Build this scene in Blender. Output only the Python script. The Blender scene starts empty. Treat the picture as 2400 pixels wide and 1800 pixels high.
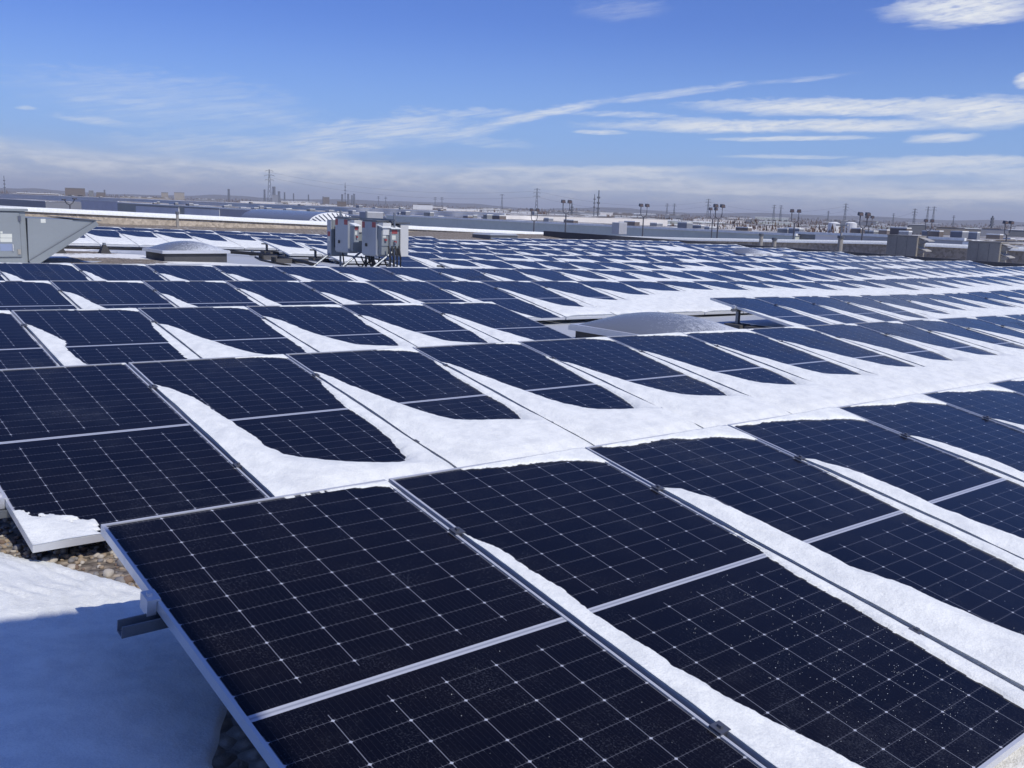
import bpy, bmesh, math, random
import numpy as np
from mathutils import Vector, Matrix

random.seed(7); RNG = np.random.default_rng(11)
D = bpy.data; SC = bpy.context.scene; COL = SC.collection
R = math.radians

# ------------------------------------------------------------------ camera
ZC = 9.0                                   # eye height above the street
CX = np.array([0.76217011, -0.64654771, 0.03275325])     # camera right, in the world
CD = np.array([-0.09378483, -0.16033349, -0.98259736])   # camera down
CF = np.array([0.64054752, 0.74583459, -0.18283776])     # camera forward
FPX = 2208.775
cam = D.cameras.new('camera'); cam.sensor_width = 36; cam.lens = FPX / 2400 * 36
cam.clip_start = .05; cam.clip_end = 40000
cob = D.objects.new('camera', cam); COL.objects.link(cob)
cob.matrix_world = Matrix(((CX[0], -CD[0], -CF[0], 0), (CX[1], -CD[1], -CF[1], 0), (CX[2], -CD[2], -CF[2], ZC), (0, 0, 0, 1)))
SC.camera = cob
SC.render.resolution_x = 1024; SC.render.resolution_y = 768

def ray(u, v):
    d = CX * ((u - 1200) / FPX) + CD * ((v - 900) / FPX) + CF
    return d / np.linalg.norm(d)

# ------------------------------------------------------------------ sun, sky, exposure
SUN = np.array([.0, -.85, 1.0]); SUN /= np.linalg.norm(SUN)
sl = D.lights.new('sun', 'SUN'); sl.energy = 3.1; sl.angle = R(.53); sl.color = (1, .955, .88)
so = D.objects.new('sun', sl); COL.objects.link(so)
so.rotation_euler = Vector(SUN).to_track_quat('Z', 'Y').to_euler()
SC.view_settings.view_transform = 'Standard'; SC.view_settings.look = 'None'
SC.view_settings.exposure = 0.0; SC.view_settings.gamma = 1
SKY_STRENGTH = .10

class NT:
    """tiny helper for node expressions"""
    def __init__(s, nt): s.nt = nt; s.n = nt.nodes; s.l = nt.links
    def node(s, t, **k):
        n = s.n.new(t)
        for a, b in k.items(): setattr(n, a, b)
        return n
    def put(s, sock, v):
        if hasattr(v, 'is_output') or hasattr(v, 'links'): s.l.new(v, sock)
        else: sock.default_value = v
    def m(s, op, a, b=None, c=None, clamp=False):
        n = s.n.new('ShaderNodeMath'); n.operation = op; n.use_clamp = clamp
        s.put(n.inputs[0], a)
        if b is not None: s.put(n.inputs[1], b)
        if c is not None: s.put(n.inputs[2], c)
        return n.outputs[0]
    def mix(s, f, a, b):
        n = s.n.new('ShaderNodeMix'); n.data_type = 'RGBA'
        s.put(n.inputs[0], f); s.put(n.inputs[6], a); s.put(n.inputs[7], b)
        return n.outputs[2]
    def ramp(s, v, lo, hi, a=0., b=1.):
        n = s.n.new('ShaderNodeMapRange'); n.interpolation_type = 'SMOOTHSTEP'
        s.put(n.inputs[0], v); n.inputs[1].default_value = lo; n.inputs[2].default_value = hi
        n.inputs[3].default_value = a; n.inputs[4].default_value = b
        return n.outputs[0]
    def noise(s, vec, scale, detail=4, rough=.55, dist=0.):
        n = s.n.new('ShaderNodeTexNoise'); s.put(n.inputs['Vector'], vec)
        n.inputs['Scale'].default_value = scale; n.inputs['Detail'].default_value = detail
        n.inputs['Roughness'].default_value = rough; n.inputs['Distortion'].default_value = dist
        return n.outputs[0]
    def comb(s, x, y, z=0.):
        n = s.n.new('ShaderNodeCombineXYZ'); s.put(n.inputs[0], x); s.put(n.inputs[1], y); s.put(n.inputs[2], z)
        return n.outputs[0]

def azel(u, v):
    d = ray(u, v); return math.degrees(math.atan2(d[0], d[1])), math.degrees(math.asin(d[2]))

def build_world():
    w = D.worlds.new('World'); SC.world = w; w.use_nodes = True
    nt = w.node_tree; nt.nodes.clear(); T = NT(nt)
    sky = T.node('ShaderNodeTexSky', sky_type='NISHITA'); sky.sun_disc = False
    sky.sun_elevation = math.asin(SUN[2]); sky.sun_rotation = math.atan2(SUN[0], SUN[1])
    sky.altitude = 200; sky.air_density = 1.0; sky.dust_density = .6; sky.ozone_density = 5.0
    tc = T.node('ShaderNodeTexCoord'); sep = T.node('ShaderNodeSeparateXYZ'); T.l.new(tc.outputs['Generated'], sep.inputs[0])
    az = T.m('MULTIPLY', T.m('ARCTAN2', sep.outputs[0], sep.outputs[1]), 57.29578)
    el = T.m('MULTIPLY', T.m('ARCSINE', sep.outputs[2]), 57.29578)
    # wispy coordinates: stretched along the horizon
    v1 = T.comb(T.m('MULTIPLY', az, .10), T.m('MULTIPLY', el, .62))
    n_big = T.noise(v1, 1.0, 6, .6, .3)
    v2 = T.comb(T.m('MULTIPLY', az, .32), T.m('MULTIPLY', el, 1.5), 3.7)
    n_mid = T.noise(v2, 1.0, 6, .6, .4)
    v3 = T.comb(T.m('MULTIPLY', az, .9), T.m('MULTIPLY', el, 3.4), 8.1)
    n_fine = T.noise(v3, 1.0, 5, .62, .2)
    wob = T.m('ADD', T.m('SUBTRACT', n_mid, .5), T.m('MULTIPLY', T.m('SUBTRACT', n_fine, .5), .5))
    n_fib = T.noise(T.comb(T.m('ADD', T.m('MULTIPLY', az, .55), T.m('MULTIPLY', el, -1.2)), T.m('ADD', T.m('MULTIPLY', el, 4.2), T.m('MULTIPLY', az, -.55)), 5.5), 1.0, 8, .68, .35)
    fibre = T.ramp(n_fib, .30, .68, .15, 1.35)
    ragged = T.ramp(T.m('ADD', T.m('MULTIPLY', n_fib, .6), T.m('MULTIPLY', n_fine, .4)), .30, .58, .35, 1.05)
    tot = None
    def add(x):
        nonlocal tot
        tot = x if tot is None else T.m('MAXIMUM', tot, x)
    def streak(u0, v0, u1, v1_, thick, strength, rag, soft=.6):
        """an elongated cloud lying between two directions of the sky"""
        a0, e0 = azel(u0, v0); a1, e1 = azel(u1, v1_)
        L = math.hypot(a1 - a0, e1 - e0); ca, sa = (a1 - a0) / L, (e1 - e0) / L
        da = T.m('SUBTRACT', az, (a0 + a1) / 2); de = T.m('SUBTRACT', el, (e0 + e1) / 2)
        p = T.m('ADD', T.m('MULTIPLY', da, ca), T.m('MULTIPLY', de, sa))
        q = T.m('SUBTRACT', T.m('MULTIPLY', de, ca), T.m('MULTIPLY', da, sa))
        q = T.m('ADD', q, T.m('MULTIPLY', wob, rag))
        pp = T.m('DIVIDE', p, L * .55); qq = T.m('DIVIDE', q, thick)
        r2 = T.m('ADD', T.m('MULTIPLY', pp, pp), T.m('MULTIPLY', qq, qq))
        r2 = T.m('ADD', r2, T.m('MULTIPLY', T.m('SUBTRACT', n_fine, .5), soft * 1.6))
        x = T.m('MULTIPLY', T.ramp(r2, 1.15, 1.15 - soft - .35), strength)
        add(T.m('MULTIPLY', x, fibre if soft > .8 else ragged))
    # low deck along the horizon
    deck_edge = T.m('ADD', T.m('MULTIPLY', T.m('SUBTRACT', n_big, .5), 3.6), T.m('MULTIPLY', wob, 1.4))
    deck = T.ramp(T.m('ADD', el, deck_edge), 2.9, 1.5)
    deck = T.m('MULTIPLY', deck, T.ramp(T.m('ADD', n_mid, T.m('MULTIPLY', n_fine, .5)), .52, .90, .45, .97))
    for s in [(1380, 292, 2330, 290, .42, .95, .55), (1600, 248, 2420, 246, .5, .9, .8), (2120, 268, 2480, 262, .95, .95, .8),
              (1660, 326, 2060, 322, .17, .8, .25), (1340, 308, 1470, 311, .16, .7, .25), (2120, 330, 2300, 318, .3, .8, .4),
              (2070, 30, 2460, 10, .95, .92, 1.3), (2376, 190, 2440, 182, .5, .9, .9), 
              (1680, 366, 2000, 368, .14, .5, .3), (1550, 275, 1950, 300, .2, .5, .5),
              (2000, 378, 2500, 372, .3, .75, .4), (1650, 400, 2500, 396, .34, .7, .5), (1880, 459, 2520, 455, .30, .97, .45), (1540, 448, 1960, 455, .2, .75, .4), (1250, 440, 1600, 446, .16, .5, .4), (1980, 385, 2500, 380, .34, .8, .5), (1150, 396, 1700, 400, .3, .55, .6), (500, 388, 1100, 398, .35, .4, .7)]:
        streak(*s, soft=.78)
    for s in [(1090, 305, 1430, 232, .34, .60, .5), (1380, 242, 1780, 194, .26, .50, .35), (1740, 200, 2010, 172, .16, .28, .3),
              (960, 340, 1200, 290, .5, .45, .8), (600, 345, 1120, 285, 1.2, .52, 1.6), (1000, 270, 1240, 262, .34, .42, .7), (880, 300, 1100, 288, .35, .45, .7),
              (100, 226, 430, 246, .30, .32, .6), (110, 270, 340, 294, .28, .36, .6), (30, 252, 90, 254, .12, .35, .2), (520, 250, 760, 300, .5, .26, 1.),
              (1340, 24, 1570, 18, .75, .16, .9), (1330, 262, 1600, 272, .22, .5, .5), (0, 190, 760, 280, 1.8, .22, 2.), (250, 330, 800, 360, .9, .34, 1.4), (1050, 330, 1260, 340, .3, .3, .6)]:
        streak(*s, soft=.9)
    # cloud colour: brighter tops, lavender-grey undersides near the horizon
    shade = T.ramp(T.m('ADD', T.m('MULTIPLY', el, .22), T.m('ADD', T.m('MULTIPLY', n_mid, 1.3), T.m('MULTIPLY', n_fine, .7))), .85, 1.75)
    ccol = T.mix(shade, (4.1, 4.9, 6.5, 1), (8.2, 8.6, 9.3, 1))
    wcol = T.mix(T.ramp(T.m('ADD', T.m('MULTIPLY', n_mid, .6), T.m('MULTIPLY', n_fine, .6)), .35, .75), (6.6, 7.3, 8.6, 1), (8.9, 9.1, 9.3, 1))
    hs = T.node('ShaderNodeHueSaturation'); hs.inputs['Saturation'].default_value = 1.05; hs.inputs['Value'].default_value = .82
    T.l.new(sky.outputs[0], hs.inputs['Color'])
    tint = T.node('ShaderNodeVectorMath', operation='MULTIPLY'); T.l.new(hs.outputs[0], tint.inputs[0]); tint.inputs[1].default_value = (.70, .86, 1.50)
    # horizon air
    low = T.mix(T.ramp(el, 11., 2.5, 0., .62), tint.outputs[0], (2.9, 5.2, 9.0, 1))
    air = T.mix(T.ramp(el, 4.0, .1, 0., .72), low, (4.2, 5.3, 7.4, 1))
    col = T.mix(tot, T.mix(deck, air, ccol), wcol)
    bg = T.node('ShaderNodeBackground'); bg.inputs[1].default_value = SKY_STRENGTH
    T.l.new(col, bg.inputs[0])
    out = T.node('ShaderNodeOutputWorld'); T.l.new(bg.outputs[0], out.inputs[0])
build_world()

# ------------------------------------------------------------------ roof geometry (fitted survey of the place)
PO = np.array([0.94067052, 3.21176893, -1.09860176])     # back-left corner of the array grid
PR = np.array([0.01823136, 3.22770748, 0.02253462])      # one row further back
EX = np.array([0.99971346, 0, -0.02393738])              # along a row
E2 = np.array([-0.0041977, -0.98450404, -0.17531167])    # down the slope of a panel
PW, PL, GAP = 1.134, 2.278, .022
PX = PW + GAP
KX, KS = 20.5, .0157                                     # the roof falls to a valley here and then runs flatter
HM = .50                                                 # back edge of a panel above the roof

def zback(x, y):
    r = (y - PO[1]) / PR[1]
    return PO[2] + r * PR[2] + (x - PO[0] - r * PR[0]) / EX[0] * EX[2] + np.maximum(0, x - KX) * KS
def zroof(x, y): return ZC + zback(x, y) - HM
def hit(u, v, h=0.):
    """where the line of sight meets the roof raised by h"""
    d = ray(u, v); lo, hi = .3, 160.
    for _ in range(70):
        m = (lo + hi) / 2; p = d * m
        if ZC + p[2] > zroof(p[0], p[1]) + h: lo = m
        else: hi = m
    p = d * lo; return np.array([p[0], p[1], p[2] + ZC])
def onx(u, v, x):
    d = ray(u, v); p = d * (x / d[0]); return np.array([p[0], p[1], p[2] + ZC])
def ony(u, v, y):
    d = ray(u, v); p = d * (y / d[1]); return np.array([p[0], p[1], p[2] + ZC])
def ond(u, v, dist):
    d = ray(u, v); p = d * (dist / math.hypot(d[0], d[1])); return np.array([p[0], p[1], p[2] + ZC])
def project(p):
    p = np.asarray(p) - np.array([0, 0, ZC]); z = p @ CF
    if z < .1: return None
    return 1200 + FPX * (p @ CX) / z, 900 + FPX * (p @ CD) / z

# ------------------------------------------------------------------ numpy noise
def _h(ix, iy, seed):
    n = (ix.astype(np.int64) * 374761393 + iy.astype(np.int64) * 668265263 + seed * 982451653) & 0x7fffffff
    n = ((n ^ (n >> 13)) * 1274126177) & 0x7fffffff
    return ((n ^ (n >> 16)) & 0xffff) / 65535.
def vnoise(x, y, seed=0):
    x = np.asarray(x, float); y = np.asarray(y, float)
    ix = np.floor(x); iy = np.floor(y); fx = x - ix; fy = y - iy
    fx = fx * fx * (3 - 2 * fx); fy = fy * fy * (3 - 2 * fy)
    a = _h(ix, iy, seed); b = _h(ix + 1, iy, seed); c = _h(ix, iy + 1, seed); d = _h(ix + 1, iy + 1, seed)
    return (a + (b - a) * fx) * (1 - fy) + (c + (d - c) * fx) * fy - .5
def fbm(x, y, seed=0, o=4, g=.5):
    s = 0; a = 1.
    for i in range(o):
        s = s + a * vnoise(x * 2 ** i, y * 2 ** i, seed + i * 17); a *= g
    return s
def sst(x, a, b):
    t = np.clip((x - a) / (b - a), 0, 1); return t * t * (3 - 2 * t)

# ------------------------------------------------------------------ materials
def mat(name, base, rough=.6, metal=0., spec=.5):
    m = D.materials.new(name); m.use_nodes = True
    b = m.node_tree.nodes['Principled BSDF']
    b.inputs['Base Color'].default_value = (*base, 1); b.inputs['Roughness'].default_value = rough
    b.inputs['Metallic'].default_value = metal; b.inputs['Specular IOR Level'].default_value = spec
    return m, NT(m.node_tree), b
def objco(T, kind='Object'):
    return T.node('ShaderNodeTexCoord').outputs[kind]
def bump(T, b, h, strength, dist):
    n = T.node('ShaderNodeBump'); n.inputs['Strength'].default_value = strength; n.inputs['Distance'].default_value = dist
    T.put(n.inputs['Height'], h); T.l.new(n.outputs[0], b.inputs['Normal'])
def painted(name, base, rough=.5, metal=0., var=.25, scale=3., grime=.35):
    """paint or metal with faint weathering"""
    m, T, b = mat(name, base, rough, metal)
    co = objco(T)
    n = T.noise(co, scale, 6, .65); n2 = T.noise(co, scale * 7, 4, .6)
    f = T.m('MULTIPLY', T.ramp(T.m('ADD', T.m('MULTIPLY', n, .7), T.m('MULTIPLY', n2, .3)), .35, .7), grime)
    dark = tuple(c * (1 - var) for c in base)
    T.l.new(T.mix(f, (*base, 1), (*dark, 1)), b.inputs['Base Color'])
    T.l.new(T.ramp(n2, .3, .7, rough - .08, rough + .1), b.inputs['Roughness'])
    return m

def make_snow(name, base=(.885, .895, .83), grain=1.0):
    m, T, b = mat(name, base, .75, 0, .3)
    co = objco(T)
    n = T.noise(co, 60 * grain, 3, .7); n2 = T.noise(co, 9 * grain, 4, .6)
    n3 = T.noise(co, 190 * grain, 2, .6); mott = T.m('ADD', T.m('MULTIPLY', n2, .55), T.m('MULTIPLY', n3, .45))
    T.l.new(T.mix(T.ramp(mott, .34, .64), (base[0] * .84, base[1] * .85, base[2] * .88, 1), (base[0] * 1.06, base[1] * 1.06, base[2] * 1.06, 1)), b.inputs['Base Color'])
    bump(T, b, T.m('ADD', T.m('MULTIPLY', n, .35), n2), .5, .02 / grain)
    return m
M = {}
M['snow'] = make_snow('snow')
M['snow_far'] = make_snow('far_snow', (.86, .86, .80), .25)
M['alu'] = painted('anodised_aluminium', (.68, .69, .70), .38, .35, .1, 2., .3)
M['galv'] = painted('galvanised_steel', (.26, .28, .30), .5, .6, .3, 9., .5)
M['clampm'] = painted('clamp_metal', (.16, .17, .2), .45, .6, .3, 20.)
M['concrete'] = painted('ballast_concrete', (.11, .105, .10), .9, 0, .4, 6.)
M['grey'] = painted('grey_enamel', (.255, .28, .285), .45, 0, .12, 1.2, .6)
M['greyd'] = painted('dark_grey_enamel', (.12, .13, .145), .5, 0, .2, 3.)
M['white'] = painted('white_enamel', (.60, .60, .57), .45, 0, .1, 2.)
M['invgrey'] = painted('inverter_grey', (.37, .395, .42), .42, 0, .08, 2., .5)
M['black'] = painted('black_rubber', (.018, .018, .02), .6, 0, .3, 8.)
M['red'] = painted('red_label', (.32, .07, .07), .5, 0, .15, 8.)
M['label'] = painted('paper_label', (.66, .67, .58), .6, 0, .15, 12.)
M['rtu'] = painted('weathered_taupe', (.36, .335, .285), .65, 0, .3, 1.5, .7)
M['rtul'] = painted('taupe_trim', (.45, .43, .38), .6, 0, .2, 2.)
M['kerb'] = painted('dark_membrane', (.075, .075, .08), .85, 0, .3, 2.)
M['steel'] = painted('far_steel', (.13, .14, .155), .6, .3, .2, 1.)
M['pole'] = painted('dark_pole', (.10, .10, .11), .5, .2, .2, 1.)

def make_cells():
    m, T, b = mat('solar_cells', (.01, .012, .02), .13, 0, .19)
    uv = T.node('ShaderNodeUVMap').outputs[0]; sp = T.node('ShaderNodeSeparateXYZ'); T.l.new(uv, sp.inputs[0])
    x, y = sp.outputs[0], sp.outputs[1]
    cw, ch = .184, .0925; mx = (PW - 6 * cw) / 2; my = .020; cg = PL - 2 * my - 24 * ch
    def near(v, off, per):     # distance to the nearest line of a family
        f = T.m('FRACT', T.m('ADD', T.m('DIVIDE', T.m('SUBTRACT', v, off), per), .5))
        return T.m('MULTIPLY', T.m('ABSOLUTE', T.m('SUBTRACT', f, .5)), per)
    dx = near(x, mx, cw)
    half = T.m('GREATER_THAN', y, PL / 2)
    yy = T.m('SUBTRACT', y, T.m('MULTIPLY', half, cg))
    dy = near(yy, my, ch)
    incol = T.m('MULTIPLY', T.m('GREATER_THAN', x, mx - .004), T.m('LESS_THAN', x, PW - mx + .004))
    mid = T.m('ABSOLUTE', T.m('SUBTRACT', y, PL / 2))
    # cut corners of the half cells: white diamonds where four cells meet
    dia = T.m('LESS_THAN', T.m('ADD', dx, T.m('MULTIPLY', dy, 1.3)), .0072)
    colw = T.m('LESS_THAN', dx, .0013); roww = T.m('LESS_THAN', dy, .0010)
    wire = T.m('MULTIPLY', T.m('LESS_THAN', near(x, mx + .0092, .0184), .0006), T.m('LESS_THAN', dy, .007))
    busbars = T.m('LESS_THAN', near(x, mx + .0092, .0184), .0005)
    midw = T.m('LESS_THAN', mid, .0135); midc = T.m('LESS_THAN', mid, .0035)
    inner = T.m('GREATER_THAN', mid, .075)
    edge = T.m('MAXIMUM', T.m('LESS_THAN', T.m('MINIMUM', y, T.m('SUBTRACT', PL, y)), my - .001), T.m('SUBTRACT', 1., incol))
    co = objco(T)
    nz = T.noise(co, 2.3, 5, .6); nf = T.noise(co, 160, 2, .6)
    cellc = T.mix(T.ramp(nz, .3, .7), (.0040, .0044, .0088, 1), (.0062, .0055, .0085, 1))
    frost = T.m('MULTIPLY', T.ramp(T.m('ADD', T.m('MULTIPLY', nf, .75), T.m('MULTIPLY', T.noise(co, 5, 3, .5), .35)), .58, .80), .030)
    wi = T.node('ShaderNodeObjectInfo').outputs['Random']
    gco = T.node('ShaderNodeNewGeometry').outputs['Position']
    patch = T.ramp(T.m('ADD', T.m('MULTIPLY', T.noise(gco, 1.1, 5, .62), .8), T.m('MULTIPLY', T.noise(gco, 11, 4, .7), .3)), .56, .78)
    frost = T.m('ADD', frost, T.m('MULTIPLY', patch, T.m('MULTIPLY', T.ramp(nf, .35, .7), .045)))
    c = T.mix(frost, cellc, (.8, .85, .95, 1))
    c = T.mix(T.m('MULTIPLY', busbars, .018), c, (.6, .62, .7, 1))
    c = T.mix(T.m('MULTIPLY', roww, .12), c, (.62, .65, .75, 1))
    c = T.mix(T.m('MULTIPLY', wire, .13), c, (.6, .62, .7, 1))
    c = T.mix(T.m('MULTIPLY', T.m('MULTIPLY', colw, inner), .27), c, (.66, .70, .8, 1))
    c = T.mix(T.m('MULTIPLY', T.m('MULTIPLY', dia, inner), .55), c, (.75, .78, .86, 1))
    c = T.mix(T.m('MULTIPLY', midw, .70), c, (.66, .69, .76, 1))
    c = T.mix(T.m('MULTIPLY', midc, .6), c, (.2, .22, .27, 1))
    c = T.mix(T.m('MULTIPLY', edge, .0), c, (.02, .02, .03, 1))
    T.l.new(c, b.inputs['Base Color'])
    b.inputs['Coat Weight'].default_value = .0
    T.l.new(T.m('ADD', T.ramp(nz, .3, .7, .12, .2), T.m('MULTIPLY', patch, .15)), b.inputs['Roughness'])
    return m
M['cells'] = make_cells()

# ------------------------------------------------------------------ object helpers
def link(o, parent=None):
    COL.objects.link(o)
    if parent is not None: o.parent = parent
    return o
def tag(o, label=None, cat=None, group=None, kind=None):
    if label: o['label'] = label
    if cat: o['category'] = cat
    if group: o['group'] = group
    if kind: o['kind'] = kind
    return o
def empty(name, loc, label=None, cat=None, group=None, rotz=0.):
    o = D.objects.new(name, None); o.empty_display_size = .2
    o.location = loc; o.rotation_euler = (0, 0, rotz)
    COL.objects.link(o); return tag(o, label, cat, group)
class MB:
    """collects vertices and faces of one mesh"""
    def __init__(s): s.v = []; s.f = []
    def box(s, x0, y0, z0, x1, y1, z1):
        n = len(s.v)
        s.v += [(x0, y0, z0), (x1, y0, z0), (x1, y1, z0), (x0, y1, z0), (x0, y0, z1), (x1, y0, z1), (x1, y1, z1), (x0, y1, z1)]
        s.f += [tuple(n + i for i in q) for q in ((0, 3, 2, 1), (4, 5, 6, 7), (0, 1, 5, 4), (1, 2, 6, 5), (2, 3, 7, 6), (3, 0, 4, 7))]
        return s
    def hexa(s, pts):            # eight free corners, bottom ring then top ring
        n = len(s.v); s.v += [tuple(p) for p in pts]
        s.f += [tuple(n + i for i in q) for q in ((0, 3, 2, 1), (4, 5, 6, 7), (0, 1, 5, 4), (1, 2, 6, 5), (2, 3, 7, 6), (3, 0, 4, 7))]
        return s
    def tube(s, pts, r, seg=8, r1=None):
        pts = [Vector(p) for p in pts]; n0 = len(s.v); N = len(pts)
        for i, p in enumerate(pts):
            t = (pts[min(i + 1, N - 1)] - pts[max(i - 1, 0)]).normalized()
            a = t.cross(Vector((0, 0, 1)))
            if a.length < 1e-3: a = t.cross(Vector((1, 0, 0)))
            a.normalize(); b = t.cross(a)
            rr = r if r1 is None else r + (r1 - r) * i / max(1, N - 1)
            for k in range(seg):
                q = 2 * math.pi * k / seg; s.v.append(tuple(p + (a * math.cos(q) + b * math.sin(q)) * rr))
        for i in range(N - 1):
            for k in range(seg):
                s.f.append((n0 + i * seg + k, n0 + i * seg + (k + 1) % seg, n0 + (i + 1) * seg + (k + 1) % seg, n0 + (i + 1) * seg + k))
        s.f.append(tuple(n0 + k for k in range(seg))[::-1]); s.f.append(tuple(n0 + (N - 1) * seg + k for k in range(seg)))
        return s
    def grid(s, P):              # P: (n, m, 3)
        n0 = len(s.v); n, m = P.shape[:2]
        s.v += [tuple(p) for p in P.reshape(-1, 3)]
        s.f += [(n0 + i * m + j, n0 + (i + 1) * m + j, n0 + (i + 1) * m + j + 1, n0 + i * m + j + 1) for i in range(n - 1) for j in range(m - 1)]
        return s
    def mesh(s, name, material, smooth=False, bevel=0.):
        me = D.meshes.new(name); me.from_pydata([tuple(map(float, p)) for p in s.v], [], s.f)
        bm = bmesh.new(); bm.from_mesh(me)
        if bevel:
            bmesh.ops.bevel(bm, geom=[e for e in bm.edges if e.is_manifold and e.calc_face_angle(0) > .5], offset=bevel, segments=2, affect='EDGES')
        bmesh.ops.recalc_face_normals(bm, faces=bm.faces)
        bm.to_mesh(me); bm.free()
        if smooth: me.polygons.foreach_set('use_smooth', [True] * len(me.polygons))
        me.materials.append(material); me.update(); return me
    def build(s, name, material, parent=None, smooth=False, bevel=0.):
        return link(D.objects.new(name, s.mesh(name, material, smooth, bevel)), parent)

# ------------------------------------------------------------------ roof
def make_roof_material():
    m, T, b = mat('snowy_gravel_roof', (.8, .82, .86), .85, 0, .25)
    co = objco(T); sp = T.node('ShaderNodeSeparateXYZ'); T.l.new(co, sp.inputs[0])
    x, y = sp.outputs[0], sp.outputs[1]
    big = T.noise(co, .35, 5, .6, .5)
    v = T.node('ShaderNodeTexVoronoi'); T.l.new(co, v.inputs['Vector']); v.inputs['Scale'].default_value = 16
    vd = v.outputs['Distance']; vc = T.node('ShaderNodeSeparateColor'); T.l.new(v.outputs['Color'], vc.inputs[0])
    stone = T.mix(vc.outputs[0], (.26, .215, .165, 1), (.52, .45, .36, 1))
    stone = T.mix(T.ramp(vd, .25, .6, 0, .55), stone, (.06, .05, .045, 1))
    fine = T.noise(co, 7, 5, .7)
    def blob(cx, cy, rx, ry):
        a = T.m('DIVIDE', T.m('SUBTRACT', x, cx), rx); c = T.m('DIVIDE', T.m('SUBTRACT', y, cy), ry)
        return T.m('SUBTRACT', 1., T.m('ADD', T.m('MULTIPLY', a, a), T.m('MULTIPLY', c, c)))
    bare = T.m('MAXIMUM', blob(7.2, 24.4, 2.2, 1.6), blob(7.0, 28.0, 3.0, .8))
    bare = T.m('MAXIMUM', bare, T.m('MULTIPLY', blob(2.2, 4.6, 1.7, 1.7), 2.5))
    bare = T.m('MAXIMUM', bare, T.m('MULTIPLY', blob(1.9, 2.4, 1.25, 2.2), 2.5))
    bare = T.m('MAXIMUM', T.m('MULTIPLY', bare, .45), T.ramp(y, 41.5, 44.5, 0, .36))
    strip = T.m('MULTIPLY', T.ramp(x, 43.8, 45.5), .25); bare = T.m('MAXIMUM', bare, strip)
    k = T.m('ADD', T.m('MAXIMUM', bare, -.4), T.m('ADD', T.m('MULTIPLY', T.m('SUBTRACT', fine, .5), .9), T.m('MULTIPLY', T.m('SUBTRACT', big, .5), .7)))
    mask = T.ramp(k, .12, .24)
    T.l.new(T.mix(mask, (.88, .875, .82, 1), stone), b.inputs['Base Color'])
    bump(T, b, T.m('ADD', T.m('MULTIPLY', T.m('SUBTRACT', 1., vd), mask), T.m('MULTIPLY', fine, .6)), .8, .05)
    return m
M['roof'] = make_roof_material()
M['gravelwall'] = None

BODY = empty('warehouse', (20, 20, 0), 'flat snow covered warehouse roof with gravel, parapets and rows of solar panels on it', 'building')
def world_part(o):               # keep a mesh written in world coordinates in place under a thing
    o.matrix_parent_inverse = Matrix.Translation(-Vector(o.parent.location)); return o
def build_roof():
    X0, X1, Y0, Y1 = -26., 52., -9., 52.
    xs = np.unique(np.concatenate([np.linspace(X0, X1, 157), [KX]])); ys = np.linspace(Y0, Y1, 123)
    XX, YY = np.meshgrid(xs, ys, indexing='ij')
    Z = zroof(XX, YY) + .05 * fbm(XX * .35, YY * .35, 3) * sst(YY, 4, 8)
    Z = Z + .16 * sst(YY, 44, 52) * (1 + .8 * fbm(XX * .3, YY * .3, 9)) + .10 * sst(YY, 37, 40) * (1 - sst(YY, 41, 46)) * (1 + fbm(XX * .2, YY * .3, 5))
    P = np.stack([XX, YY, Z], -1)
    o = MB().grid(P).build('roof', M['roof'], BODY, smooth=True); world_part(o)
    # outer walls of the building
    wm = painted('warehouse_cladding', (.5, .52, .54), .6, 0, .2, .3)
    zl = [float(zroof(a, c)) - .02 for a, c in ((X0, Y0), (X1, Y0), (X1, Y1), (X0, Y1))]
    o = MB().hexa([(X0, Y0, 0), (X1 + .3, Y0, 0), (X1 + .3, Y1 + .3, 0), (X0, Y1 + .3, 0), (X0, Y0, zl[0] - .2), (X1 + .3, Y0, zl[1] - .2), (X1 + .3, Y1 + .3, zl[2] - .2), (X0, Y1 + .3, zl[3] - .2)]).build('wall', wm, BODY)
    world_part(o)
build_roof()

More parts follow.
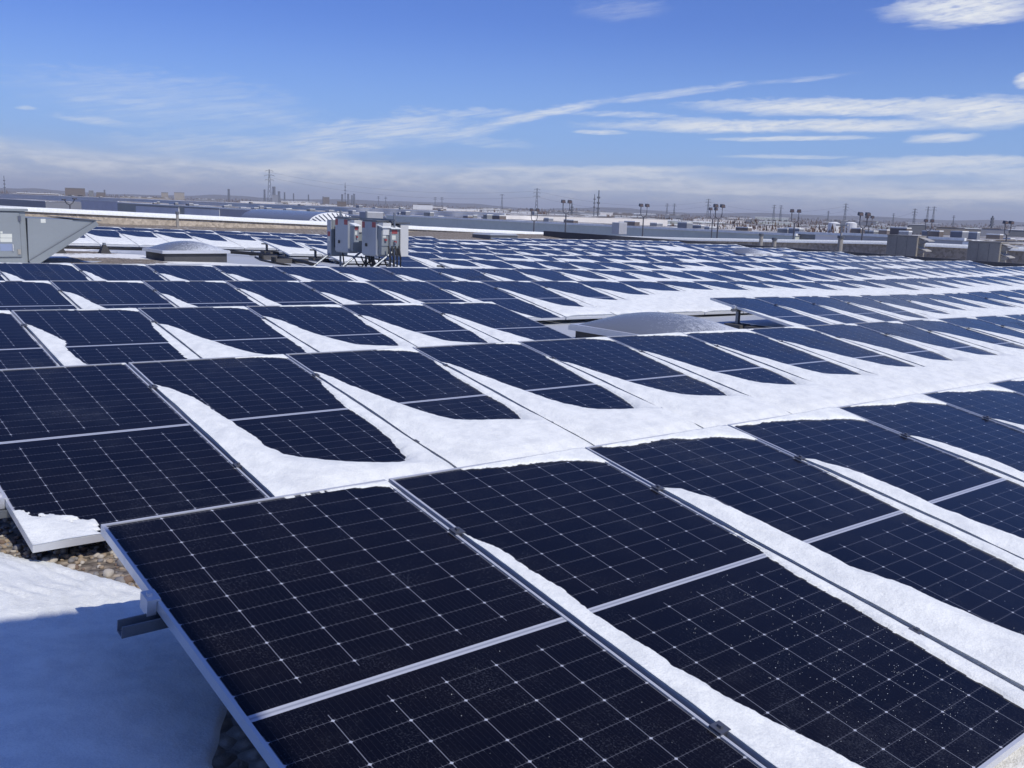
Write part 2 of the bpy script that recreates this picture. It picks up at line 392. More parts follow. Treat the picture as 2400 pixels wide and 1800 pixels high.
def make_parapet_material():
    m, T, b = mat('pebble_stucco', (.30, .25, .19), .9, 0, .2)
    co = objco(T)
    v = T.node('ShaderNodeTexVoronoi'); T.l.new(co, v.inputs['Vector']); v.inputs['Scale'].default_value = 7
    vc = T.node('ShaderNodeSeparateColor'); T.l.new(v.outputs['Color'], vc.inputs[0])
    c = T.mix(vc.outputs[0], (.34, .29, .22, 1), (.56, .48, .37, 1))
    n = T.noise(co, 1.1, 5, .65)
    c = T.mix(T.ramp(n, .66, .78, 0, .7), c, (.8, .8, .84, 1))
    T.l.new(c, b.inputs['Base Color']); bump(T, b, v.outputs['Distance'], .5, .04)
    return m
M['parapet'] = make_parapet_material()
def build_parapets():
    # along the back
    xs = np.linspace(-12, 52.35, 66); top = ZC - .81 - .0266 * (xs - 12.4)
    f = MB(); c = MB()
    for (a, ta), (d, td) in zip(list(zip(xs, top))[:-1], list(zip(xs, top))[1:]):
        za, zd = zroof(a, 52) - .5, zroof(d, 52) - .5
        f.hexa([(a, 51.7, za), (d, 51.7, zd), (d, 52.05, zd), (a, 52.05, za), (a, 51.9, ta - .12), (d, 51.9, td - .12), (d, 52.05, td - .12), (a, 52.05, ta - .12)])
    n = len(xs); prof = [(51.78, -.12), (51.80, .05), (51.95, .11), (52.25, .10), (52.4, -.12)]
    P = np.array([[(x, y, t + z + (.02 * vnoise(x * 1.3, 0, 4) if z > 0 else 0)) for (y, z) in prof] for x, t in zip(xs, top)])
    c.grid(P)
    o = f.build('parapet', M['parapet'], BODY); world_part(o)
    q = c.build('snow_cap', M['snow'], o, smooth=True)
    # along the right side
    ys = np.array([52, 48, 44, 41, 39, 35, 31, 28, 24, 20, 16, 12, 8, 0, -9.]); zt = ZC + np.array([-1.86, -1.78, -1.70, -1.62, -1.55, -1.43, -1.3, -1.21, -1.19, -1.18, -1.17, -1.16, -1.15, -1.15, -1.15])
    f = MB(); c = MB()
    for i in range(len(ys) - 1):
        a, d = ys[i], ys[i + 1]; za, zd = zroof(52, a) - .5, zroof(52, d) - .5
        f.hexa([(51.7, d, zd), (52.05, d, zd), (52.05, a, za), (51.7, a, za), (51.85, d, zt[i + 1] - .12), (52.05, d, zt[i + 1] - .12), (52.05, a, zt[i] - .12), (51.85, a, zt[i] - .12)])
    P = np.array([[(x, y, t + z) for (x, z) in ((51.75, -.12), (51.78, .04), (51.95, .08), (52.2, .07), (52.35, -.12))] for y, t in zip(ys, zt)])
    c.grid(P)
    o = f.build('parapet', M['parapet'], BODY); world_part(o)
    c.build('snow_cap', M['snow'], o, smooth=True)
    # dark roof kerb that closes the array on the right
    f = MB(); yy = np.linspace(9, 49, 21)
    for a, d in zip(yy[:-1], yy[1:]):
        za, zd = zroof(44.6, a), zroof(44.6, d)
        f.hexa([(44.5, a, za - .2), (44.75, a, za - .2), (44.75, d, zd - .2), (44.5, d, zd - .2), (44.5, a, za + .5), (44.75, a, za + .5), (44.75, d, zd + .5), (44.5, d, zd + .5)])
    o = f.build('roof_curb', M['kerb'], BODY); world_part(o)
build_parapets()

# unseen block added behind the camera, shaped to shade the drift at lower left
def build_shade_blocker():
    r = empty('shade_blocker', (-3, -2, ZC - 1.6), 'unseen narrow block added by the camera to cast the shade at lower left', 'building')
    z0 = -.3; zt = 1.6 + 3.06
    o = MB().box(2.5, -.6, z0, 3.985, 1.6, zt).build('wall', painted('shade_blocker_wall', (.45, .46, .47), .6), r)
    MB().box(2.49, -.61, zt, 3.987, 1.62, zt + .03).build('roof', M['snow'], r)
build_shade_blocker()

# ------------------------------------------------------------------ solar panels
def frame_mesh():
    b = MB(); d = .035; w = .011
    b.box(0, -PL, -d, w, 0, 0); b.box(PW - w, -PL, -d, PW, 0, 0)
    b.box(w, -w, -d, PW - w, 0, -.0004); b.box(w, -PL, -d, PW - w, -PL + w, -.0004)
    return b.mesh('frame', M['alu'])
def cell_mesh():
    w = .011; z = -.005
    me = D.meshes.new('cell_sheet')
    q = [(w, -PL + w, z), (PW - w, -PL + w, z), (PW - w, -w, z), (w, -w, z)]
    lo = [(a, c, z - .006) for a, c, _ in q]
    me.from_pydata(q + lo, [], [(0, 1, 2, 3), (7, 6, 5, 4)])
    uv = me.uv_layers.new(name='UVMap')
    for lp in me.loops:
        v = me.vertices[lp.vertex_index].co; uv.data[lp.index].uv = (v.x, -v.y)
    me.materials.append(M['cells']); return me
FRAME, CELLS = frame_mesh(), cell_mesh()
def clamp_mesh(yv):
    b = MB(); b.box(-GAP - .012, yv - .022, -.002, .012, yv + .022, .007); b.box(-GAP / 2 - .007, yv - .007, .007, -GAP / 2 + .007, yv + .007, .016)
    b.box(-GAP + .003, yv - .02, -.05, -.003, yv + .02, -.002)
    return b.mesh('clamp', M['clampm'])
CL = [clamp_mesh(-.22 * PL), clamp_mesh(-.78 * PL)]
def end_clamp_mesh(yv, right=False):
    b = MB()
    if not right:
        b.box(-.03, yv - .03, -.045, -.002, yv + .03, .008); b.box(-.002, yv - .03, .001, .010, yv + .03, .008); b.box(-.022, yv - .008, .008, -.008, yv + .008, .018)
    else:
        b.box(PW + .002, yv - .03, -.045, PW + .03, yv + .03, .008); b.box(PW - .010, yv - .03, .001, PW + .002, yv + .03, .008)
    return b.mesh('clamp', M['alu'])
ECL = [end_clamp_mesh(-.22 * PL), end_clamp_mesh(-.78 * PL)]

def snow_mesh(p, ns, nt, seed, fine=1.):
    """Wind-packed snow on one panel. Bare glass is a leaf between a left wedge and a right strip that close at a tip.
    p: t0 wedge start, tt tip (fraction of length), st tip position across, pw wedge curvature, rs right strip start, top top-strip depth (m), hm height"""
    ex = p.get('over', 0.)
    s = np.linspace(-ex, 1 + ex, ns + 1); t = np.linspace(0, 1, nt + 1)
    S, Tt = np.meshgrid(s, t, indexing='ij'); X = S * PW; Y = Tt * PL
    n = .030 * fbm(X * 5, Y * 5, seed, 3) + .0065 * fine * fbm(X * 40, Y * 30, seed + 5, 3, .6) + .05 * fbm(X * 1.7, Y * 1.2, seed + 9, 2)
    T_ = p['tt']
    if 'lt' in p:
        sl_ = np.interp(Tt, [q[0] for q in p['lt']], [q[1] for q in p['lt']])
    else:
        bb = (Tt - p['t0']) / (T_ - p['t0'])
        sl_ = p.get('wl', 1.) * np.interp(bb, [-.03, 0, .06, .15, .3, .45, .6, .72, .84, .92, .97, 1., 1.1, 2.], [-.04, .0, .07, .11, .15, .20, .26, .32, .39, .48, .6, .72, 1.2, 2.])
    sr = 1 - p.get('rw', 1.) * np.interp(Tt / p.get('rt', T_), [.10, .2, .45, .8, .92, 1., 1.1], [-.02, .004, .06, .09, .13, .19, .3])
    dl = (sl_ - S) * PW; dr = (S - sr) * PW
    top = p['top'] * (.15 + .85 * sst(S, .0, .7)) + p.get('corner', .0) * np.exp(-((1 - S) / .16))
    dt = top - Y
    db = (Tt - (T_ + .06 * (S - .75))) * PL
    q = .035
    d = q * np.log(np.exp(np.clip(dl / q, -40, 40)) + np.exp(np.clip(dr / q, -40, 40)) + np.exp(np.clip(db / q, -40, 40)) + np.exp(np.clip(dt / q, -40, 40))) - .012
    d = d + n * np.where(p.get('calm', 0), .4, 1.)
    if 'bottom' in p:      # ragged corner patch
        bx, by = p['bottom']
        d2 = (bx * (1 - ((1 - Tt) / by) ** 1.4) - S) * PW; d2 = np.where(Tt < 1 - by, -.2, d2)
        d = np.maximum(d if not p.get('none') else d * 0 - 1, d2 + .13 * fbm(X * 7, Y * 7, seed, 5, .72))
    elif p.get('none'): d = d * 0 - 1
    if p.get('clean', 0): d = np.where(Y < .0125, -.05, d)
    h = p['hm'] * (1 - np.exp(-np.clip(d, 0, None) / .11))
    edge = np.minimum(np.minimum(X, PW - X), PL - Y)                     # low along the frames where the wind scours the seams
    left = sst(X, -.01, .17); right = sst(PW - X, -.01, .10)
    h = h * (.3 + .7 * sst(Y, .02, .3)) * (.16 + .84 * left) * (.22 + .78 * right) * (.55 + .45 * sst(PL - Y, 0, .15))
    h = h + np.where(d > 0, .0022 * fine * fbm(X * 22, Y * 9, seed + 3, 3) * sst(d, 0, .08) + .008 * fbm(X * 3.2, Y * 1.8, seed + 21, 2) * sst(d, .02, .15), 0)
    # scour behind the lower clamp
    if p.get('scour'):
        q = ((X - .10 - .25 * (Y - .80 * PL)) / .10) ** 2 + ((Y - .885 * PL) / (.12 * PL)) ** 2
        h = h - .018 * np.exp(-q * q) * sst(d, 0, .05)
    z = np.where(d > 0, .0012 + np.maximum(h, 0), -.0062 + np.clip(d, -.03, 0) * .12)
    onframe = edge < .0125
    z = np.where((d <= 0) & onframe, -.012, z)
    m = nt + 1
    V = np.stack([X, -Y, z], -1)
    keep = d > -.02 * (12 / nt + .4)
    F = []
    for i in range(ns):
        ki = keep[i]; kj = keep[i + 1]
        for j in range(nt):
            if ki[j] or kj[j] or ki[j + 1] or kj[j + 1]:
                F.append((i * m + j, i * m + j + 1, (i + 1) * m + j + 1, (i + 1) * m + j))
    if not F: return None
    verts = [tuple(q) for q in V.reshape(-1, 3)]
    # close the snow's cut faces along the panel border
    border = [[(i, nt) for i in range(ns + 1)], [(i, 0) for i in range(ns + 1)], [(0, j) for j in range(nt + 1)], [(ns, j) for j in range(nt + 1)]]
    for bl in border:
        for (i, j), (i2, j2) in zip(bl[:-1], bl[1:]):
            if d[i, j] > 0 and d[i2, j2] > 0:
                k = len(verts); a1 = verts[i * m + j]; a2 = verts[i2 * m + j2]
                verts += [(a1[0], a1[1], -.001), (a2[0], a2[1], -.001)]
                F.append((i * m + j, i2 * m + j2, k + 1, k))
    used = sorted({v for f in F for v in f}); mp = {v: q for q, v in enumerate(used)}
    me = D.meshes.new('snow_cover'); me.from_pydata([tuple(map(float, verts[v])) for v in used], [], [tuple(mp[v] for v in f) for f in F])
    me.polygons.foreach_set('use_smooth', [True] * len(me.polygons)); me.materials.append(M['snow']); me.update()
    return me

def style(r, k):
    """how the snow lies on panel k of row r"""
    g = random.Random(r * 1000 + k * 7 + 5); u = g.uniform
    p = dict(t0=.2 + u(-.04, .05), tt=.7, wl=1. + u(-.2, .22), rw=1. + u(-.4, .4), top=.022, corner=.09, hm=.05)
    if r == 0:
        if k == 0: p.update(tt=9., lt=[(0, -.1), (1, -.1)], rw=0., top=.022, hm=.010, corner=.02)
        elif k == 1: p.update(tt=9., lt=[(0, -.04), (.21, -.03), (.225, .02), (.3, .085), (.6, .098), (.72, .125), (.85, .20), (1, .28)], rt=1.25, rw=.8, top=.075, corner=.12, hm=.055, scour=True)
        else:
            q = 1.06 - .05 * k + u(-.05, .05)
            p.update(tt=9., lt=[(0, -.04), (.21, -.03), (.24, .08 * q), (.3, .145 * q), (.42, .18 * q), (.6, .205 * q), (.7, .28 * q), (.82, .34 * q), (1, .46 * q)], rt=1.3, rw=.9, top=.085, corner=.14, hm=.058, scour=True)
    elif r == 1:
        if k == 0: p.update(bottom=(.31, .155), top=.012, tt=9., lt=[(0, -.1), (1, -.1)], rw=.0, hm=.016, corner=.04)
        elif k == 1: p.update(tt=.88, lt=[(0, -.04), (.18, -.03), (.2, .03), (.25, .09), (.32, .14), (.4, .18), (.6, .20), (.69, .20), (.76, .25), (.80, .33), (.84, .45), (.88, .62), (1, 1.4)], rt=.93, rw=1.2, scour=True, hm=.055)
        elif k == 2: p.update(tt=.74, wl=1.03, rw=1., hm=.058, scour=True)
        elif k < 6: p.update(tt=.765 - .008 * (k - 3), wl=1.0, rw=1.05, hm=.055)
        else: p.update(tt=.72 - .008 * min(k - 6, 9) + u(-.02, .02), hm=.055)
    elif r == 2 and k < 6:
        if k <= 0: p.update(tt=9., lt=[(0, -.1), (.5, -.1), (.6, .1), (1, .2)], rw=.2)
        elif k == 1: p.update(tt=9., lt=[(0, -.04), (.165, -.03), (.18, .01), (.28, .1), (.43, .18), (.54, .155), (.7, .185), (1, .4)], rt=.9, rw=1.1)
        else: p.update(tt=[0, 0, .80, .735, .76, .86][k], wl=[0, 0, 1.25, 1.1, 1.1, 1.15][k], rw=[0, 0, .8, 1., 1., .1][k])
        p['top'] = .03
    elif r == 2:
        p.update(tt=[1.1, .95, .85, .74, .66, .62][min(k - 10, 5)] + u(-.03, .03))
        if k > 15: p.update(tt=.58 + u(-.06, .06))
    elif r == 3:
        if k < 8: p.update(tt=.95 + u(-.12, .14), wl=1.25 + u(-.2, .2), rw=.5, t0=.2 + u(-.04, .08), top=.012)
        elif k < 12: p.update(tt=(.80, .64, .52, .42)[k - 8])
        elif k < 18: p.update(tt=.40 + u(-.05, .06), t0=.12, top=.04)
        else: p.update(tt=.52 + u(-.08, .08), t0=.15)
    elif r == 4:
        if k < 9: p.update(tt=.80 + u(-.10, .14), wl=1.2 + u(-.2, .2), rw=.5, t0=.22 + u(-.05, .1), top=.012)
        elif k < 12: p.update(tt=.66 + u(-.05, .06))
        elif k < 16: p.update(tt=.46 + u(-.04, .05), t0=.1, top=.07)
        else: p.update(tt=.58 + u(-.07, .09))
    elif r >= 9 and k < 12: p.update(tt=.56 + u(-.08, .08), t0=.12, top=.03)
    else:
        p.update(tt=.54 + u(-.12, .16), wl=1.1 + u(-.3, .3), top=.02 + u(0, .03), t0=.16 + u(-.06, .08))
        if k > 31: p.update(tt=.8 + u(-.15, .3))
        if g.random() < .10: p.update(tt=1.4, t0=.35)
        elif g.random() < .06: p.update(tt=.34)
    p['seed'] = g.randrange(10 ** 6); p['clean'] = r < 4
    return p

ROWS = {0: [(0, 9)], 1: [(0, 18)], 2: [(-3, 5), (10, 25)], 3: [(-3, 34)], 4: [(-3, 36)], 5: [(11, 36)], 6: [(11, 36)], 7: [(11, 27), (32, 36)],
        8: [(11, 27), (31, 36)], 9: [(-2, 36)], 10: [(-2, 20), (24, 35)]}
ROWNAME = ['front row', 'second row', 'third row', 'fourth row', 'fifth row', 'sixth row', 'seventh row', 'eighth row', 'ninth row', 'tenth row', 'last row']
def ordinal(n):
    w = ['first', 'second', 'third', 'fourth', 'fifth', 'sixth', 'seventh', 'eighth', 'ninth', 'tenth', 'eleventh', 'twelfth', 'thirteenth', 'fourteenth', 'fifteenth', 'sixteenth', 'seventeenth', 'eighteenth', 'nineteenth', 'twentieth']
    if n <= 20: return w[n - 1]
    if n < 30: return 'twenty-' + w[n - 21]
    if n == 30: return 'thirtieth'
    return 'thirty-' + w[n - 31]
def panel_corner(r, k):
    w = PO + r * PR + k * PX * EX
    w = w.copy(); w[2] += max(0., w[0] - KX) * KS
    return np.array([w[0], w[1], w[2] + ZC])
def panel_axes(x):
    e1 = EX.copy()
    if x > KX: e1[2] += KS * EX[0]
    e1 /= np.linalg.norm(e1); y = -E2 - (-E2 @ e1) * e1; y /= np.linalg.norm(y)
    return e1, y, np.cross(e1, y)
def panel_matrix(r, k):
    c = panel_corner(r, k); e1, y, z = panel_axes(c[0])
    return Matrix(((e1[0], y[0], z[0], c[0]), (e1[1], y[1], z[1], c[1]), (e1[2], y[2], z[2], c[2]), (0, 0, 0, 1)))
def in_view(r, k):
    Mx = panel_matrix(r, k)
    us = []
    for a in (0, .5, 1):
        for c in (0, .5, 1):
            q = project(Mx @ Vector((a * PW, -c * PL, 0)))
            if q: us.append(q)
    if not us: return False
    if min(u for u, _ in us) > (2760 if r < 4 else 2405) or max(u for u, _ in us) < -5 or min(v for _, v in us) > 1805: return False
    return True

def snow_words(p):
    if p.get('bottom'): return 'bare solar panel with ragged corner snow patch'
    if p['tt'] > 5 and p['lt'][-1][1] < 0: return 'bare black solar panel'
    if p['tt'] > .9: return 'mostly bare solar panel with long snow wedge'
    if p['tt'] > .7: return 'solar panel with leaf-shaped bare glass in snow'
    if p['tt'] > .5: return 'solar panel half buried in snow'
    return 'solar panel mostly buried in snow'

FARSNOW = {}
def far_snow(p, r, k):
    """far panels share a library of snow covers"""
    key = (round(p['tt'] * 24), round(p['wl'] * 6), (r * 3 + k) % 3)
    if key not in FARSNOW: FARSNOW[key] = snow_mesh(p, 26, 44, p['seed'], 1.)
    return FARSNOW[key]
NP = 0
def build_panels():
    global NP
    for r, segs in ROWS.items():
        n = 0
        for si, (a, e) in enumerate(segs):
            for k in range(a, e + 1):
                if not in_view(r, k): continue
                n += 1; NP += 1
                p = style(r, k)
                lab = f"{snow_words(p)}, {ordinal(n)} from left in {ROWNAME[r]}"
                root = D.objects.new('solar_panel', None); root.empty_display_size = .2; COL.objects.link(root)
                root.matrix_world = panel_matrix(r, k)
                tag(root, lab, 'solar panel', 'rows of tilted solar panels')
                link(D.objects.new('frame', FRAME), root); link(D.objects.new('cell_sheet', CELLS), root)
                if r < 3 and k < 8:
                    me = snow_mesh(p, *((150, 290) if r < 2 and k < 5 else (90, 170) if r < 2 else (70, 130)), p['seed'], 1.25 if r < 2 else 1.)
                elif r < 4: me = snow_mesh(p, 44, 84, p['seed'], 1.)
                else: me = far_snow(p, r, k)
                if me: link(D.objects.new('snow_cover', me), root)
                if r < 5:
                    for c in (ECL if k == a else CL): link(D.objects.new('clamp', c), root)
build_panels()
print('panels', NP)

# frost grains that sparkle on the lower right of the front row
def build_grains():
    for o in [o for o in D.objects if o.name.startswith('solar_panel')]:
        pass
    panels = [o for o in D.objects if o.name.startswith('solar_panel') and o.parent is None]
    for idx, n, cx, cy in ((1, 560, .66, .80), (0, 40, .6, .75), (2, 40, .4, .85)):
        root = panels[idx]; b = MB(); g = np.random.default_rng(5 + idx)
        for _ in range(n):
            x = cx * PW + g.normal() * .26; y = cy * PL + g.normal() * .33
            if not (.03 < x < PW - .03 and .2 < y < PL - .03): continue
            s = .0007 + .0010 * g.random() ** 2; z = -.0048
            n0 = len(b.v); q = g.random() * 3.1
            for kk in range(4):
                b.v.append((x + s * math.cos(q + kk * 1.571), -y + s * math.sin(q + kk * 1.571), z))
            b.v.append((x, -y, z + s * 1.2))
            b.f += [(n0 + kk, n0 + (kk + 1) % 4, n0 + 4) for kk in range(4)]
        o = b.build('frost_grain', M['snow'], root); o['kind'] = 'stuff'
build_grains()

# ------------------------------------------------------------------ racking: rails, end posts and ballast
def seg_point(r, k, s, t, dz):
    Mx = panel_matrix(r, k); return Mx @ Vector((s * PW, -t * PL, dz))
def build_rails():
    for r, segs in ROWS.items():
        if r > 8: continue
        for a, e in segs:
            ks = [k for k in range(a, e + 1) if in_view(r, k)]
            if not ks: continue
            a2, e2 = ks[0], ks[-1]
            for t, w in ((.24, 'upper'), (.80, 'lower')):
                b = MB(); pts = [seg_point(r, a2, -.10, t, 0)] + [seg_point(r, k, 0, t, 0) for k in ks[1:]] + [seg_point(r, e2, 1.05, t, 0)]
                _, y, z = panel_axes(pts[0][0]); y = Vector(y); z = Vector(z)
                for p, q in zip(pts[:-1], pts[1:]):
                    # open channel: web and two flanges
                    for (ya, yb, za, zb_) in ((-.022, .022, -.075, -.071), (-.022, -.018, -.071, -.037), (.018, .022, -.071, -.037)):
                        b.hexa([p + y * ya + z * za, q + y * ya + z * za, q + y * yb + z * za, p + y * yb + z * za, p + y * ya + z * zb_, q + y * ya + z * zb_, q + y * yb + z * zb_, p + y * yb + z * zb_])
                o = b.build('mounting_rail', M['galv'])
                part = '' if len(segs) == 1 else (' left part' if a == segs[0][0] else ' right part')
                tag(o, f'galvanised {w} rail carrying the panels of the {ROWNAME[r]}{part}', 'rail', 'mounting rails')
build_rails()
def build_support(r, k, s, label):
    """end post of a row with its ballast tray and concrete blocks"""
    top = seg_point(r, k, s, .24, -.075); lowp = seg_point(r, k, s, .80, -.075)
    z0 = float(zroof(top.x, top.y)) + .03
    root = empty('panel_support', (top.x, top.y, z0), label, 'support', 'posts and ballast under row ends')
    h = top.z - z0
    MB().box(-.03, -.025, .0, .03, .025, h).box(-.06, -.06, 0, .06, .06, .012).build('post', M['galv'], root)
    hl = lowp.z - float(zroof(lowp.x, lowp.y)) - .03; dy = lowp.y - top.y; dz = float(zroof(lowp.x, lowp.y)) - float(zroof(top.x, top.y))
    MB().box(-.03, dy - .025, dz, .03, dy + .025, dz + hl).build('post', M['galv'], root)
    MB().box(-.16, -.72, -.03, .16, .18, -.012).box(-.175, -.72, -.03, -.16, .18, .04).box(.16, -.72, -.03, .175, .18, .04).build('ballast_tray', M['greyd'], root)
    for yy in (-.16, -.56): MB().box(-.15, yy, -.01, .15, yy + .32, .10).build('ballast_block', M['concrete'], root, bevel=.008)
build_support(2, 10, .06, 'dark ballast tray and post under the panel corner right of the big dome skylight')
build_support(5, 11, .06, 'dark ballast under the panel corner just right of the inverters')
build_support(7, 11, .06, 'post and ballast under the panel corner touching the inverters on their left')
build_support(8, 11, .06, 'post and ballast under the panel corner between small skylight and inverters')
build_support(8, 31, .06, 'post and ballast under far panel corner beside the far low skylight')

# ------------------------------------------------------------------ snow drift and pebbles at lower left
def build_drift():
    xs = np.linspace(-2.6, 1.5, 230); ys = np.linspace(.2, 6.4, 340)
    X, Y = np.meshgrid(xs, ys, indexing='ij')
    xb = np.interp(Y, [0, 1.6, 2.42, 2.77, 3.2, 3.69, 4.02, 4.22, 4.37, 4.59, 5.2, 6.4], [.80, .86, 1.0, 1.24, 1.34, 1.30, 1.18, 1.08, .97, .88, .45, .1])
    d = xb - X + .03 * fbm(X * 5, Y * 5, 2, 3)
    lit = sst(Y, 3.35, 3.7)
    h = .045 * (1 - np.exp(-np.clip(d, 0, None) / .25)) + .17 * sst(d, .0, 1.7) - .10 * sst(Y, 4.2, 5.6)
    h = h + .05 * np.exp(-((X - .55) / .28) ** 2 - ((Y - 4.25) / .35) ** 2)
    # wind ripples, flowing down from the crest
    w = d + .10 * fbm(X * 1.6, Y * 1.6, 8, 3) + .12 * (Y - 4.2)
    def saw(a): f = a - np.floor(a); return np.where(f < .82, f / .82, (1 - f) / .18)
    v_ = w * 13 + 1.6 * fbm(X * 3, Y * 2.2, 41, 3); amp = np.clip(.55 + 1.2 * fbm(X * 2.5, Y * 2.5, 47, 2), 0, 1)
    rp = .016 * saw(v_) * amp + .010 * saw(v_ * 2.3 + .4) * (1 - amp) + .016 * fbm(w * 5, Y * .9, 37, 2)
    h = h + rp * (.12 + lit) * sst(d, .0, .12)
    Z = zroof(X, Y) - .03 + np.clip(d * .8, -.05, .034) + h
    P = np.stack([X, Y, Z], -1)
    o = MB().grid(P).build('snow_drift', M['snow'], smooth=True)
    tag(o, 'wind rippled snow drift left of the front row, half in blue shade', 'snow drift', kind='stuff')
build_drift()
def build_gravel():
    mats = [painted('pebble_tan', (.36, .28, .19), .8, 0, .4, 30), painted('pebble_grey', (.25, .235, .22), .85, 0, .4, 30), painted('pebble_pale', (.5, .45, .37), .8, 0, .3, 30), painted('pebble_brown', (.2, .14, .10), .8, 0, .4, 30)]
    bm = bmesh.new(); bmesh.ops.create_icosphere(bm, subdivisions=2, radius=1); base = [(v.co.copy()) for v in bm.verts]; faces = [tuple(v.index for v in f.verts) for f in bm.faces]; bm.free()
    V = []; F = []; MI = []; g = random.Random(3)
    for i in range(4200):
        if i < 4200: x = g.uniform(.5, 2.4); y = g.uniform(3.4, 5.6)
        else: x = g.uniform(.7, 1.9); y = g.uniform(.9, 3.2)
        xb = float(np.interp(y, [0, 2.42, 2.77, 3.2, 3.69, 4.02, 4.22, 4.37, 4.59, 5.2, 6.4], [.75, .93, 1.08, 1.2, 1.24, 1.18, 1.08, .97, .88, .45, .1]))
        if x < xb - .03: continue
        s = g.uniform(.007, .015) if g.random() < .88 else g.uniform(.015, .024)
        sc = Vector((s * g.uniform(.8, 1.4), s * g.uniform(.7, 1.2), s * g.uniform(.55, .9)))
        rot = Matrix.Rotation(g.uniform(0, 6.3), 3, 'Z') @ Matrix.Rotation(g.uniform(-.5, .5), 3, 'X')
        n0 = len(V); ph = g.uniform(0, 9); z = float(zroof(x, y)) + sc.z * .5
        for v in base:
            q = v * (1 + .16 * math.sin(3.1 * v.x + ph) * math.cos(2.7 * v.y + ph) + .08 * math.sin(5 * v.z + ph))
            V.append(tuple(rot @ Vector((q.x * sc.x, q.y * sc.y, q.z * sc.z)) + Vector((x, y, z))))
        F += [tuple(n0 + k for k in f) for f in faces]; mi = g.choices((0, 1, 2, 3), (4, 4, 2, 2))[0]; MI += [mi] * len(faces)
    me = D.meshes.new('gravel'); me.from_pydata(V, [], F)
    for m in mats: me.materials.append(m)
    me.polygons.foreach_set('material_index', MI); me.polygons.foreach_set('use_smooth', [True] * len(F)); me.update()
    tag(link(D.objects.new('gravel', me)), 'loose tan and grey roof pebbles beside the front panel corners', 'gravel', kind='stuff')
build_gravel()

# ------------------------------------------------------------------ skylights
def acrylic(name, base):
    m, T, b = mat(name, base, .28, 0, .5)
    co = objco(T); n = T.noise(co, 14, 6, .7); n2 = T.noise(co, 60, 3, .7)
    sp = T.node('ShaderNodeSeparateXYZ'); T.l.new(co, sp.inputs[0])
    drift = T.m('ADD', T.m('MULTIPLY', sp.outputs[0], .20), T.m('MULTIPLY', sp.outputs[1], -.10))  # paler to the right and front: sun glare painted in with the frost
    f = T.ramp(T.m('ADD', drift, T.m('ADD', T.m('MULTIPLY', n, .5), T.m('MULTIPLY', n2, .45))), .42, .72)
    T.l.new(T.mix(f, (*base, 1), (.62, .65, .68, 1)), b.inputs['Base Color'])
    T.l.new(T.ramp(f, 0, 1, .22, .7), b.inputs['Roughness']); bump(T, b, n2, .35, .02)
    b.inputs['Transmission Weight'].default_value = .0
    return m
M['acrylic'] = acrylic('frosted_glare_acrylic', (.19, .205, .23))
def dome(w, l, h, z, n=36):
    a = np.linspace(-1, 1, n); A, B_ = np.meshgrid(a, a, indexing='ij')
    Z = h * (np.clip(1 - np.abs(A) ** 2.0, 0, 1) ** .8) * (np.clip(1 - np.abs(B_) ** 2.2, 0, 1) ** .62)
    return MB().grid(np.stack([A * w / 2, B_ * l / 2, z + Z], -1))
def skylight(x0, y0, x1, y1, curb, domeh, label, name='dome_skylight'):
    cx, cy = (x0 + x1) / 2, (y0 + y1) / 2; w, l = x1 - x0, y1 - y0
    z = float(zroof(cx, cy))
    r = empty(name, (cx, cy, z), label, 'skylight')
    MB().box(-w / 2 + .06, -l / 2 + .06, -.2, w / 2 - .06, l / 2 - .06, curb).build('curb', M['kerb'], r)
    f = MB(); a, c = w / 2, l / 2
    for q in ((-a, -c, a, -c + .09), (-a, c - .09, a, c), (-a, -c + .09, -a + .09, c - .09), (a - .09, -c + .09, a, c - .09)):
        f.box(q[0], q[1], curb, q[2], q[3], curb + .05)
    f.box(-a - .012, -c - .012, curb - .03, a + .012, -c - .001, curb + .03).box(-a - .012, c + .001, curb - .03, a + .012, c + .012, curb + .03)
    f.box(-a - .012, -c, curb - .03, -a - .001, c, curb + .03).box(a + .001, -c, curb - .03, a + .012, c, curb + .03)
    f.build('frame', M['alu'], r)
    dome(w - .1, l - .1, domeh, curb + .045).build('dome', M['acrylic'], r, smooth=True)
    return r
skylight(8.95, 7.50, 10.75, 9.25, .20, .20, 'large frosted dome skylight in the gap of the third row')
skylight(8.95, 24.3, 10.75, 25.75, .26, .22, 'small ridged dome skylight left of the inverters on the open roof')
p_ = hit(1748, 597, .2); skylight(p_[0] - 1.0, p_[1] - .7, p_[0] + 1.0, p_[1] + .7, .25, .25, 'tiny far dome skylight in a gap between rows at right')
def hatch():
    p = hit(1160, 560); r = empty('roof_hatch', (p[0], p[1], p[2]), 'low grey flat skylight box behind the last row near the back parapet', 'skylight')
    MB().box(-1.1, -.9, -.1, 1.1, .9, .26).build('curb', M['greyd'], r)
    MB().hexa([(-1.15, -.95, .26), (1.15, -.95, .26), (1.15, .95, .26), (-1.15, .95, .26), (-1.0, -.8, .34), (1.0, -.8, .34), (1.0, .8, .34), (-1.0, .8, .34)]).build('cover', M['invgrey'], r)
hatch()

